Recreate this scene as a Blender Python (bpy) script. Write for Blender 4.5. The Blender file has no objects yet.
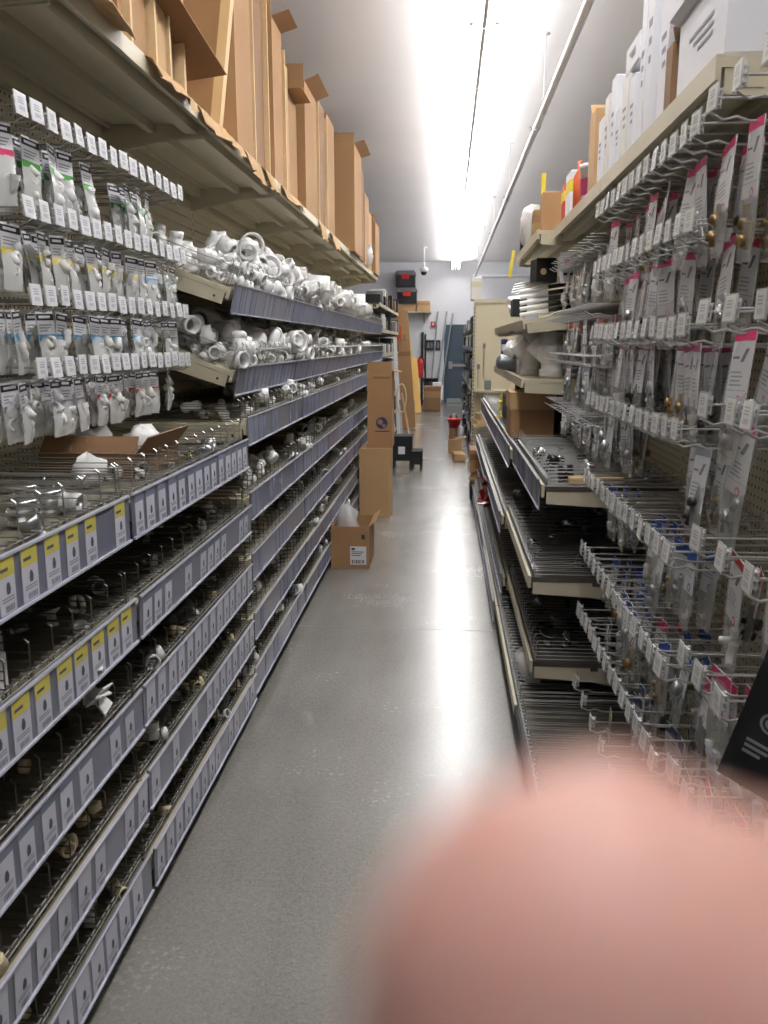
import bpy, math, random
from mathutils import Matrix, Vector
random.seed(11)
rnd = random.uniform
PI = math.pi
S = bpy.context.scene
C = S.collection

# ---------------------------------------------------------------- camera, world, exposure
CAMZ = 1.65
cd = bpy.data.cameras.new('camera'); cam = bpy.data.objects.new('camera', cd); C.objects.link(cam)
RX, RU, RF = (0.9972, 0.0743, 0.0), (-0.0148, 0.1985, 0.9800), (-0.0728, 0.9773, -0.1990)
r_, u_, f_ = Vector(RX).normalized(), Vector(RU).normalized(), Vector(RF).normalized()
u_ = r_.cross(f_).normalized()
cam.matrix_world = Matrix(((r_.x, u_.x, -f_.x, 0), (r_.y, u_.y, -f_.y, 0), (r_.z, u_.z, -f_.z, CAMZ), (0, 0, 0, 1)))
cd.sensor_fit = 'VERTICAL'; cd.sensor_height = 24.0; cd.sensor_width = 18.0
cd.lens = 24.0 * 830 / 1024; cd.clip_start = 0.005; cd.clip_end = 60
cd.dof.use_dof = True; cd.dof.focus_distance = 3.6; cd.dof.aperture_fstop = cd.lens / 3.0
S.camera = cam
W = bpy.data.worlds.new('world'); S.world = W; W.use_nodes = True
W.node_tree.nodes['Background'].inputs[0].default_value = (0.75, 0.8, 0.9, 1)
W.node_tree.nodes['Background'].inputs[1].default_value = 0.0
S.view_settings.view_transform = 'Standard'; S.view_settings.look = 'None'
S.view_settings.exposure = 0.0; S.view_settings.gamma = 1.0; S.view_settings.use_curve_mapping = False
TUBE_POWER = 62.0; Y_LIGHT0 = -.5
S.cycles.transparent_max_bounces = 24
S.cycles.max_bounces = 10; S.cycles.diffuse_bounces = 5

# ---------------------------------------------------------------- materials
def srgb(*c):
    return tuple(((x/255)/12.92 if x/255 <= 0.04045 else ((x/255+0.055)/1.055)**2.4) for x in c) + (1,)
MATS = {}
def mat(name, col, rough=0.6, metal=0.0, var=0.0, scale=8.0, bump=0.0, bscale=60.0, stretch=None, alpha=1.0, emit=0, coat=0, sub=0, trans=0):
    m = bpy.data.materials.new(name); m.use_nodes = True; MATS[name] = m
    nt = m.node_tree; b = nt.nodes['Principled BSDF']
    c = srgb(*col)
    b.inputs['Base Color'].default_value = c
    b.inputs['Roughness'].default_value = rough; b.inputs['Metallic'].default_value = metal
    b.inputs['Alpha'].default_value = alpha
    if trans: b.inputs['Transmission Weight'].default_value = trans
    if coat: b.inputs['Coat Weight'].default_value = coat
    if sub:
        b.inputs['Subsurface Weight'].default_value = sub; b.inputs['Subsurface Radius'].default_value = (.004, .0015, .0008)
        b.inputs['Subsurface Scale'].default_value = 1.0
    if emit:
        b.inputs['Emission Color'].default_value = c; b.inputs['Emission Strength'].default_value = emit
    if var or bump:
        tc = nt.nodes.new('ShaderNodeTexCoord'); vec = tc.outputs['Object']
        if stretch:
            mp = nt.nodes.new('ShaderNodeMapping'); mp.inputs['Scale'].default_value = stretch
            nt.links.new(vec, mp.inputs[0]); vec = mp.outputs[0]
    if var:
        n = nt.nodes.new('ShaderNodeTexNoise'); n.inputs['Scale'].default_value = scale; n.inputs['Detail'].default_value = 4
        nt.links.new(vec, n.inputs['Vector'])
        oi = nt.nodes.new('ShaderNodeObjectInfo')
        ad = nt.nodes.new('ShaderNodeMath'); ad.operation = 'MULTIPLY_ADD'; ad.inputs[1].default_value = 0.35; nt.links.new(oi.outputs['Random'], ad.inputs[0])
        nt.links.new(n.outputs['Fac'], ad.inputs[2])
        r = nt.nodes.new('ShaderNodeMapRange'); r.inputs[1].default_value = .3; r.inputs[2].default_value = 1.05; r.inputs[3].default_value = 1-var; r.inputs[4].default_value = 1+var
        nt.links.new(ad.outputs[0], r.inputs[0])
        mx = nt.nodes.new('ShaderNodeVectorMath'); mx.operation = 'SCALE'; mx.inputs[0].default_value = c[:3]
        nt.links.new(r.outputs[0], mx.inputs['Scale']); nt.links.new(mx.outputs[0], b.inputs['Base Color'])
    if bump:
        n2 = nt.nodes.new('ShaderNodeTexNoise'); n2.inputs['Scale'].default_value = bscale
        nt.links.new(vec, n2.inputs['Vector'])
        bp = nt.nodes.new('ShaderNodeBump'); bp.inputs['Strength'].default_value = bump; bp.inputs['Distance'].default_value = 0.01
        nt.links.new(n2.outputs['Fac'], bp.inputs['Height']); nt.links.new(bp.outputs[0], b.inputs['Normal'])
    return m
mat('wall', (228, 229, 234), .7, var=.02, scale=2)
mat('ceiling', (234, 231, 234), .8, var=.03, scale=1.2)
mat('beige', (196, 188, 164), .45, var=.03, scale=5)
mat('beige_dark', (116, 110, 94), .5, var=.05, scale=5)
mat('deckdark', (74, 70, 64), .5, var=.08)
mat('slat', (188, 180, 156), .5, var=.03)
mat('black', (22, 22, 24), .5, var=.1)
mat('blackmatte', (30, 30, 33), .75, var=.1)
mat('chrome', (200, 202, 206), .25, 1.0)
mat('wire', (176, 176, 176), .32, 0.85)
mat('hookwire', (186, 186, 186), .3, 0.5)
mat('wiredark', (120, 118, 112), .4, 0.8)
mat('steel', (170, 172, 174), .35, 0.9, var=.1, scale=30)
mat('brass', (150, 124, 82), .4, 0.8, var=.1, scale=30)
mat('rail', (114, 117, 135), .3, coat=.3, var=.08, scale=6)
mat('railpale', (136, 139, 158), .5, var=.06)
mat('railedge', (196, 198, 214), .3)
mat('railgrey', (128, 130, 136), .35, coat=.2, var=.08, scale=6)
mat('paper', (226, 226, 232), .7, var=.03)
mat('paperblue', (119, 126, 150), .6)
mat('yellow', (226, 206, 60), .6)
mat('ink', (40, 40, 48), .7)
mat('inkgrey', (140, 142, 152), .7)
mat('green', (70, 150, 60), .6); mat('blueband', (80, 160, 205), .6); mat('redband', (200, 45, 50), .6); mat('pinkband', (205, 50, 105), .55)
mat('limeband', (160, 200, 60), .6); mat('bluecard', (40, 80, 165), .55); mat('navy', (30, 50, 100), .6)
mat('pvc', (236, 236, 236), .3, var=.02); mat('cpvc', (222, 208, 172), .35, var=.04); mat('abs', (26, 26, 28), .35)
mat('clearfit', (215, 216, 215), .25, var=.1, scale=30)
mat('whiteplastic', (232, 232, 234), .35); mat('offwhite', (215, 214, 208), .5)
mat('kraft', (160, 123, 85), .8, var=.10, scale=3, stretch=(1, 1, .25)); mat('kraftlight', (184, 150, 108), .8, var=.08, scale=4)
mat('kraftdark', (132, 100, 70), .8, var=.1, scale=4); mat('kraftcut', (216, 188, 146), .85, var=.1, scale=40)
mat('wood', (214, 182, 132), .6, var=.12, scale=10, stretch=(1, 1, .1)); mat('woodyellow', (214, 170, 90), .6, var=.1, scale=6, stretch=(1, 1, .1))
mat('red', (186, 36, 36), .4); mat('darkred', (120, 22, 28), .35); mat('orange', (196, 90, 50), .5)
mat('door', (62, 78, 92), .45, var=.03); mat('pipewhite', (226, 226, 230), .4); mat('greypole', (120, 124, 128), .4, .4)
mat('plasticbag', (228, 228, 228), .25, alpha=.62)
mat('film', (214, 214, 210), .16, alpha=.36, coat=.4)
mat('filmwhite', (232, 233, 232), .2, alpha=.58, coat=.4); mat('tagink', (168, 170, 178), .7)
mat('labelyellow', (206, 194, 92), .6); mat('labelpaper', (202, 203, 216), .6, var=.03); mat('labelink', (84, 84, 96), .7)
mat('cleartag', (224, 226, 228), .15, alpha=.6)
mat('skin', (226, 176, 164), .5, var=.04, scale=60, sub=.3, bump=.1, bscale=900); mat('nail', (226, 172, 156), .25)
mat('foam', (238, 238, 238), .6); mat('magenta', (150, 40, 90), .5)

def tube_mat():
    m = bpy.data.materials.new('tube_glow'); m.use_nodes = True; MATS['tube'] = m
    nt = m.node_tree; b = nt.nodes['Principled BSDF']
    b.inputs['Base Color'].default_value = (.9, .9, .9, 1); b.inputs['Emission Color'].default_value = (1.0, .985, .955, 1)
    b.inputs['Emission Strength'].default_value = TUBE_POWER
tube_mat()

def floor_mat():
    m = bpy.data.materials.new('polished_concrete'); m.use_nodes = True; MATS['floor'] = m
    nt = m.node_tree; b = nt.nodes['Principled BSDF']; L = nt.links.new
    tc = nt.nodes.new('ShaderNodeTexCoord')
    def noise(s, d, stretch=None):
        n = nt.nodes.new('ShaderNodeTexNoise'); n.inputs['Scale'].default_value = s; n.inputs['Detail'].default_value = d
        v = tc.outputs['Object']
        if stretch:
            mp = nt.nodes.new('ShaderNodeMapping'); mp.inputs['Scale'].default_value = stretch; L(v, mp.inputs[0]); v = mp.outputs[0]
        L(v, n.inputs['Vector']); return n.outputs['Fac']
    a = noise(1.3, 5); bn = noise(55, 2); c = noise(4, 3, (1, .25, 1)); sp = noise(130, 1)
    def mul(x, k, add):
        q = nt.nodes.new('ShaderNodeMath'); q.operation = 'MULTIPLY_ADD'; q.inputs[1].default_value = k; L(x, q.inputs[0])
        if isinstance(add, (int, float)): q.inputs[2].default_value = add
        else: L(add, q.inputs[2])
        return q.outputs[0]
    s = mul(a, .45, mul(bn, .3, mul(c, .35, mul(sp, .5, -.2))))
    cr = nt.nodes.new('ShaderNodeValToRGB'); L(s, cr.inputs[0])
    cr.color_ramp.elements[0].position = .3; cr.color_ramp.elements[0].color = srgb(98, 97, 93)
    cr.color_ramp.elements[1].position = .88; cr.color_ramp.elements[1].color = srgb(152, 150, 144)
    L(cr.outputs[0], b.inputs['Base Color'])
    rr = mul(a, .12, mul(bn, .05, .17)); L(rr, b.inputs['Roughness'])
    b.inputs['Specular IOR Level'].default_value = .65; b.inputs['Coat Weight'].default_value = .5; b.inputs['Coat Roughness'].default_value = .26
floor_mat()

def peg_mat(name, col, pitch=.0283):
    m = bpy.data.materials.new(name); m.use_nodes = True; MATS[name] = m
    nt = m.node_tree; b = nt.nodes['Principled BSDF']; L = nt.links.new
    tc = nt.nodes.new('ShaderNodeTexCoord'); mp = nt.nodes.new('ShaderNodeVectorMath'); mp.operation = 'SCALE'; mp.inputs['Scale'].default_value = 1/pitch
    L(tc.outputs['UV'], mp.inputs[0])
    fr = nt.nodes.new('ShaderNodeVectorMath'); fr.operation = 'FRACTION'; L(mp.outputs[0], fr.inputs[0])
    su = nt.nodes.new('ShaderNodeVectorMath'); su.operation = 'DISTANCE'; su.inputs[1].default_value = (.5, .5, 0); L(fr.outputs[0], su.inputs[0])
    gt = nt.nodes.new('ShaderNodeMath'); gt.operation = 'GREATER_THAN'; gt.inputs[1].default_value = .17; L(su.outputs['Value'], gt.inputs[0])
    mx = nt.nodes.new('ShaderNodeMix'); mx.data_type = 'RGBA'; L(gt.outputs[0], mx.inputs[0])
    mx.inputs[6].default_value = srgb(48, 42, 34); mx.inputs[7].default_value = srgb(*col)
    L(mx.outputs[2], b.inputs['Base Color']); b.inputs['Roughness'].default_value = .55
peg_mat('peg', (198, 188, 162)); peg_mat('pegcream', (226, 216, 186))
M = MATS

# ---------------------------------------------------------------- mesh helpers
class MB:
    def __init__(s): s.v = []; s.f = []; s.m = []; s.sm = []
    def add(s, vs, fs, mi=0, smooth=False):
        o = len(s.v); s.v += [tuple(p) for p in vs]
        for f in fs: s.f.append(tuple(i+o for i in f)); s.m.append(mi); s.sm.append(smooth)
    def box(s, x0, x1, y0, y1, z0, z1, mi=0, T=None):
        vs = [(x, y, z) for z in (z0, z1) for y in (y0, y1) for x in (x0, x1)]
        if T is not None: vs = [tuple(T @ Vector(p)) for p in vs]
        s.add(vs, [(0, 2, 3, 1), (4, 5, 7, 6), (0, 1, 5, 4), (2, 6, 7, 3), (0, 4, 6, 2), (1, 3, 7, 5)], mi); return s
    def quad(s, a, b, c, d, mi=0): s.add([a, b, c, d], [(0, 1, 2, 3)], mi); return s
    def tube(s, pts, r, n=5, mi=0, cap=True, smooth=True):
        pts = [Vector(p) for p in pts]; rs = r if isinstance(r, (list, tuple)) else [r]*len(pts)
        rings = []; prev = None
        for i, p in enumerate(pts):
            if i == 0: d = pts[1]-p
            elif i == len(pts)-1: d = p-pts[i-1]
            else: d = (pts[i+1]-p).normalized()+(p-pts[i-1]).normalized()
            if d.length < 1e-9: d = Vector((0, 0, 1))
            d.normalize()
            if prev is None:
                a = Vector((0, 0, 1)) if abs(d.z) < .9 else Vector((1, 0, 0))
            else: a = prev
            x = (a - d*a.dot(d)).normalized(); prev = x; y = d.cross(x)
            rings.append([p + (x*math.cos(2*PI*k/n)+y*math.sin(2*PI*k/n))*rs[i] for k in range(n)])
        vs = [q for rg in rings for q in rg]; fs = []
        for i in range(len(pts)-1):
            for k in range(n): fs.append((i*n+k, i*n+(k+1) % n, (i+1)*n+(k+1) % n, (i+1)*n+k))
        s.add(vs, fs, mi, smooth)
        if cap:
            s.add(rings[0], [tuple(range(n))[::-1]], mi); s.add(rings[-1], [tuple(range(n))], mi)
        return s
    def lathe(s, prof, n=14, mi=0, T=None, closed=False, smooth=True):
        vs = []; fs = []
        for (r, z) in prof:
            for k in range(n): vs.append((r*math.cos(2*PI*k/n), r*math.sin(2*PI*k/n), z))
        if T is not None: vs = [tuple(T @ Vector(p)) for p in vs]
        m_ = len(prof); rng = m_ if closed else m_-1
        for i in range(rng):
            j = (i+1) % m_
            for k in range(n): fs.append((i*n+k, i*n+(k+1) % n, j*n+(k+1) % n, j*n+k))
        s.add(vs, fs, mi, smooth); return s
    def mesh(s, name, mats):
        me = bpy.data.meshes.new(name); me.from_pydata(s.v, [], s.f)
        for k in mats: me.materials.append(M[k])
        me.polygons.foreach_set('material_index', s.m); me.polygons.foreach_set('use_smooth', s.sm)
        me.update(); return me
    def build(s, name, mats, parent=None, loc=(0, 0, 0), rot=(0, 0, 0)):
        if isinstance(mats, str): mats = [mats]
        return inst(name, s.mesh(name, mats), parent, loc, rot)
def inst(name, me, parent=None, loc=(0, 0, 0), rot=(0, 0, 0), scale=None):
    o = bpy.data.objects.new(name, me); C.objects.link(o)
    if parent is not None: o.parent = parent
    o.location = loc; o.rotation_euler = rot
    if scale is not None: o.scale = scale if isinstance(scale, (tuple, list)) else (scale,)*3
    return o
def tag(o, label, cat, group=None):
    o['label'] = label; o['category'] = cat
    if group: o['group'] = group
    return o
def thing(name, label, cat, loc=(0, 0, 0), rz=0.0, group=None, rot=None):
    o = inst(name, None, None, loc, rot if rot else (0, 0, rz)); o.empty_display_size = .05
    return tag(o, label, cat, group)
def struct(o): o['kind'] = 'structure'; return o
def Tr(x=0, y=0, z=0, rx=0, ry=0, rz=0):
    return Matrix.Translation((x, y, z)) @ Matrix.Rotation(rz, 4, 'Z') @ Matrix.Rotation(ry, 4, 'Y') @ Matrix.Rotation(rx, 4, 'X')
ORD = ['first', 'second', 'third', 'fourth', 'fifth', 'sixth', 'seventh', 'eighth', 'ninth', 'tenth', 'eleventh', 'twelfth', 'thirteenth', 'fourteenth', 'fifteenth', 'sixteenth', 'seventeenth', 'eighteenth']

# ---------------------------------------------------------------- room shell
CEIL = 3.82; YB = 23.5; YF = -4.0; XL = -4.6; XR = 4.6
struct(MB().box(XL, XR, YF, YB, -.1, 0).build('floor', 'floor'))
struct(MB().box(XL, XR, YF, YB, CEIL, CEIL+.1).build('ceiling', 'ceiling'))
struct(MB().box(XL-.1, XL, YF, YB, 0, CEIL).build('wall_left', 'wall'))
struct(MB().box(XR, XR+.1, YF, YB, 0, CEIL).build('wall_right', 'wall'))
struct(MB().box(XL, XR, YF-.1, YF, 0, CEIL).build('wall_front', 'wall'))
wb = MB(); DX0, DX1, DZ = -.03, 1.09, 2.11
wb.box(XL, DX0, YB, YB+.12, 0, CEIL); wb.box(DX1, XR, YB, YB+.12, 0, CEIL); wb.box(DX0, DX1, YB, YB+.12, DZ, CEIL)
struct(wb.build('wall_back', 'wall'))
for i, y in enumerate((4.66, 9.3, 13.9, 18.5)):
    struct(MB().box(-.92, .36, y-.003, y+.003, 0, .0008).build('trim_%d' % (i+1), 'greypole'))
struct(MB().box(XL, DX0-.06, YB-.012, YB, 0, .1).build('baseboard_back', 'greypole'))
dr = struct(thing('door_1', 'dark blue grey steel exit door with push bar in back wall', 'door', (0, YB+.05, 0)))
MB().box(DX0+.04, DX1-.04, -.02, .02, .01, DZ-.04).build('door_leaf', 'door', dr)
fr = MB(); fr.box(DX0-.05, DX0+.04, -.07, .06, 0, DZ+.05); fr.box(DX1-.04, DX1+.05, -.07, .06, 0, DZ+.05); fr.box(DX0+.04, DX1-.04, -.07, .06, DZ-.04, DZ+.05)
fr.build('door_frame', 'door', dr)
pb = MB(); pb.box(DX0+.08, DX0+.18, -.08, -.02, .96, 1.16); pb.box(DX0+.18, DX1-.1, -.09, -.05, 1.02, 1.09); pb.box(DX1-.14, DX1-.08, -.08, -.02, 1.0, 1.11)
pb.build('push_bar', 'steel', dr)
MB().box(DX0+.04, DX1-.04, -.03, -.021, .01, .14).build('kick_plate', 'steel', dr)

# ---------------------------------------------------------------- strip lights
lx = .2; LDROP = .13; LLEN = 1.22; LG = 'strip lights along the aisle ceiling'
hm = MB(); hm.box(-.075, .075, 0, LLEN, -.045, 0); hm.box(-.012, .012, 0, LLEN, -.12, -.045)
[hm.box(-.012, .012, q-.012, q+.012, 0, LDROP) for q in (.2, LLEN-.2)]
hm = hm.mesh('light_housing', ['pipewhite'])
tm = MB().tube([(0, .03, 0), (0, LLEN-.03, 0)], .016, 10).mesh('lamp_tube', ['tube'])
em = MB(); em.box(-.014, .014, 0, .022, -.03, .03); em = em.mesh('light_end', ['pipewhite'])
ny = 0; y = Y_LIGHT0
while y + LLEN < YB-.3:
    t = thing('strip_light', 'twin tube strip light, %s ahead of the viewer in the ceiling row' % ORD[ny] if ny < 18 else 'twin tube strip light at the far end by the back wall', 'ceiling light', (lx, y, CEIL-LDROP), 0, LG)
    inst('housing', hm, t)
    for sx in (-.08, .08): inst('lamp_tube', tm, t, (sx, 0, -.075))
    for yy in (0, LLEN-.022):
        for sx in (-.08, .08): inst('tube_socket', em, t, (sx, yy, -.075+.012))
    y += LLEN+.02; ny += 1

# ---------------------------------------------------------------- sprinkler pipe, dome camera
PZ, PX = 3.3, .67
t = thing('sprinkler_pipe', 'white sprinkler pipe running along the ceiling beside the lights', 'pipe', (PX, 0, PZ))
pm = MB(); pm.tube([(0, -3.9, 0), (0, 21.7, 0)], .024, 10); pm.build('pipe_run', 'pipewhite', t)
pm = MB(); pm.tube([(-.05, 21.72, 0), (3.8, 21.72, 0)], .045, 10); pm.build('cross_pipe', 'pipewhite', t)
cm = MB(); cm.lathe([(.026, -.04), (.032, -.04), (.032, .04), (.026, .04)], 12, T=Tr(rx=PI/2), closed=True); cm = cm.mesh('coupling', ['pipewhite'])
hg = MB(); hg.tube([(0, 0, .02), (0, 0, CEIL-PZ-.004)], .005, 5); hg.lathe([(.025, -.012), (.029, -.012), (.029, .012), (.025, .012)], 12, T=Tr(rx=PI/2), closed=True)
hg.lathe([(.0, .0), (.03, .0), (.03, .006), (0, .006)], 10, T=Tr(z=CEIL-PZ-.008)); hg = hg.mesh('hanger', ['pipewhite'])
sh = MB(); sh.tube([(0, 0, 0), (0, 0, .05)], .011, 8); sh.lathe([(0, .09), (.018, .088), (.02, .084), (.006, .08), (.005, .05)], 10); sh.tube([(-.012, 0, .05), (-.012, 0, .084)], .002, 4); sh.tube([(.012, 0, .05), (.012, 0, .084)], .002, 4)
sh = sh.mesh('sprinkler_head', ['steel'])
for yy in (3.2, 6.55, 9.9, 13.3, 16.6, 20.0):
    inst('hanger', hg, t, (0, yy, 0)); inst('coupling', cm, t, (0, yy+.45, 0)); inst('sprinkler_head', sh, t, (0, yy+.9, .02))
t = thing('dome_camera', 'white dome security camera hanging on a rod from the ceiling', 'camera', (-.56, 19.9, CEIL))
MB().lathe([(.0, 0), (.07, 0), (.07, -.02), (.02, -.03)], 12).build('ceiling_plate', 'pipewhite', t)
MB().tube([(0, 0, -.02), (0, 0, -.5)], .018, 8).build('rod', 'pipewhite', t)
MB().lathe([(.02, -.42), (.06, -.45), (.1, -.47), (.1, -.53), (.07, -.55)], 14).build('camera_body', 'pipewhite', t)
MB().lathe([(.07, -.55), (.06, -.6), (.03, -.625), (0, -.63)], 14).build('lens_dome', 'blackmatte', t)

# ---------------------------------------------------------------- gondola bays
LB = [-.59, .77, 2.13, 3.48, 4.85, 6.2, 7.55, 8.9, 10.25, 11.6]
RB = [-.78, .58, 1.94, 3.3, 4.66, 6.02, 7.38, 8.74]
LBK, LFR = -1.45, -.85
RBK, RFR = .925, .305
def upright_mesh(h):
    b = MB(); b.box(-.02, .02, -.02, .02, 0, h)
    k = .1
    while k < h-.05:
        b.box(.0201, .0206, -.009, -.005, k, k+.02, 1); b.box(.0201, .0206, .005, .009, k, k+.02, 1); k += .05
    return b.mesh('upright', ['beige', 'ink'])
UPL, UPR = upright_mesh(2.62), upright_mesh(2.3)
def bay(side, y0, y1, h, kind, label, base_front, cat='shelving'):
    # local x from back plane towards the aisle, local y along the aisle
    L = y1-y0; rz = 0 if side < 0 else PI
    bx_ = LBK if side < 0 else RBK
    t = thing('gondola_bay', label, cat, (bx_, y0 if side < 0 else y1, 0), rz)
    um = UPL if side < 0 else UPR
    inst('upright', um, t, (-.02, 0, 0))
    D = abs(base_front-bx_)
    b = MB()
    if kind == 'peg':
        b.box(-.012, 0, .02, L-.02, .1, h-.05)
        o = b.build('pegboard', ['peg'], t)
    else:
        n = int((h-.3)/.052)
        b.box(-.016, -.008, .02, L-.02, .1, h-.05)
        for i in range(n):
            z = .15+i*.052; b.add([(-.008, .02, z), (-.008, L-.02, z), (.0, L-.02, z+.006), (0, .02, z+.006), (0, .02, z+.046), (0, L-.02, z+.046), (-.008, L-.02, z+.052), (-.008, .02, z+.052)],
                                  [(0, 1, 2, 3), (3, 2, 5, 4), (4, 5, 6, 7)])
        o = b.build('slat_panel', ['slat'], t)
    uv = o.data.uv_layers.new(name='UVMap')
    for lp in o.data.loops:
        co = o.data.vertices[lp.vertex_index].co; uv.data[lp.index].uv = (co.y, co.z)
    MB().box(-.02, .02, .02, L-.02, h-.05, h-.005).build('top_rail', 'beige', t)
    bb = MB(); bb.box(0, D-.045, .002, L-.002, .0, .05); bb.build('base', 'blackmatte', t)
    MB().box(D-.045, D-.035, .002, L-.002, 0, .07).build('kick_plate', 'black', t)
    return t
lab_l = ['beige pegboard shelving bay nearest the viewer on the left', 'beige shelving bay on the left behind the rows of bagged fittings',
 'left beige shelving bay with white pipe fittings, just past the pegboard', 'left shelving bay beneath the tall kraft cartons, fourth along the aisle', 'fifth shelving bay along the left side of the aisle', 'left shelving bay behind the small open carton', 'left shelving bay behind the tall standing cartons', 'second to last bay of the long left shelving run', 'last bay of the long left shelving run']
for i in range(1, 9): bay(-1, LB[i], LB[i+1], 2.62, 'peg' if i <= 1+1-0 and i < 3 else 'slat', lab_l[i], LFR)
lab_r = ['', 'pegboard bay nearest the viewer on the right', 'right pegboard bay crowded with bagged plumbing parts', 'right shelving bay holding the brown carton and white wyes', 'right shelving bay just past the brown carton', 'right shelving bay with the red ribbon on a lower shelf', 'last bay of the near right shelving run']
for i in range(1, 7): bay(1, RB[i], RB[i+1], 2.3, 'peg' if i < 4 else 'slat', lab_r[i], RFR)

# ---------------------------------------------------------------- shelves
def label_mesh(w, h, kind):
    # local: y width, z height, facing +x
    b = MB(); b.box(0, .0012, 0, w, 0, h)
    e = .0016; zz = h
    if kind == 'yellow': b.quad((e, 0, h*.66), (e, w, h*.66), (e, w, h), (e, 0, h), 1); zz = h*.66; b.quad((e+.0003, .12*w, h*.76), (e+.0003, .6*w, h*.76), (e+.0003, .6*w, h*.82), (e+.0003, .12*w, h*.82), 2)
    if kind == 'blue': b.quad((e, 0, h*.8), (e, w, h*.8), (e, w, h), (e, 0, h), 4); zz = h*.8
    # little product drawing, text block, barcode
    c = .55*w
    b.add([(e, c-.006, h*.34), (e, c+.006, h*.34), (e, c+.009, h*.44), (e, c+.004, h*.55), (e, c-.004, h*.55), (e, c-.008, h*.44)], [(0, 1, 2, 3, 4, 5)], 2)
    for k in range(2):
        z = h*(.22+.05*k); b.quad((e, .12*w, z), (e, .88*w, z), (e, .88*w, z+h*.025), (e, .12*w, z+h*.025), 3)
    y = .3*w
    while y < .82*w:
        g = rnd(.0012, .003); b.quad((e, y, h*.04), (e, y+g, h*.04), (e, y+g, h*.15), (e, y, h*.15), 2); y += g+.0022
    return b.mesh('price_label', ['labelpaper', 'labelyellow', 'labelink', 'inkgrey', 'paperblue'])
LABH = .112
LABM = {k: [label_mesh(w, LABH, k) for w in (.06, .065, .07)] for k in ('yellow', 'blue', 'plain')}
LABM['muted'] = [MB().box(0, .0012, 0, w, 0, LABH).mesh('price_label', [m]) for w, m in ((.05, 'railpale'), (.065, 'railpale'), (.06, 'paperblue'))]
RAILH = .125
WIRES = {}
def divider_mesh(D, h):
    k = ('d', round(D, 3), h)
    if k not in WIRES:
        b = MB(); n = 4
        for i in range(n):
            z = .012+(h-.012)*i/(n-1); b.tube([(.03, 0, z), (D-.012, 0, z)], .0017, 4, cap=False)
        b.tube([(D-.012, 0, .005), (D-.012, 0, h+.022)], .002, 4); b.tube([(D-.012, 0, h+.022), (D-.022, 0, h+.03)], .003, 4)
        b.tube([(.03, 0, .005), (.03, 0, h)], .002, 4, cap=False)
        WIRES[k] = b.mesh('wire_divider', ['wiredark' if .065 < h < .08 else 'wire'])
    return WIRES[k]
def fence_mesh(D, L, h):
    k = ('f', round(D, 3), round(L, 3), h)
    if k not in WIRES:
        b = MB()
        for z in (h, h*.5): b.tube([(D-.008, .01, z), (D-.008, L-.01, z)], .0022, 4, cap=False)
        n = int(L/.032)
        for i in range(n+1):
            y = .01+(L-.02)*i/n; b.tube([(D-.008, y, .004), (D-.008, y, h)], .0015, 3, cap=False)
            b.tube([(D-.02, y, h+.004), (D-.002, y, h+.004)], .003, 3)
        WIRES[k] = b.mesh('front_wire', ['wire'])
    return WIRES[k]
def bracket_mesh(D):
    k = ('b', round(D, 3))
    if k not in WIRES:
        b = MB(); pr = [(0, 0), (D-.02, 0), (D-.02, -.05), (D*.55, -.062), (0, -.12)]
        n = len(pr); vs = [(x, -.004, z) for x, z in pr]+[(x, .004, z) for x, z in pr]
        b.add(vs, [tuple(range(n)), tuple(range(2*n-1, n-1, -1))]+[(i, i+n, (i+1) % n+n, (i+1) % n) for i in range(n)])
        hole = [(D-.06, -.0045, -.028)]
        b.lathe([(0, 0), (.006, 0)], 8, 1, T=Tr(D-.06, -.0043, -.028, rx=PI/2))
        WIRES[k] = b.mesh('bracket', ['beige', 'ink'])
    return WIRES[k]
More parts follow.
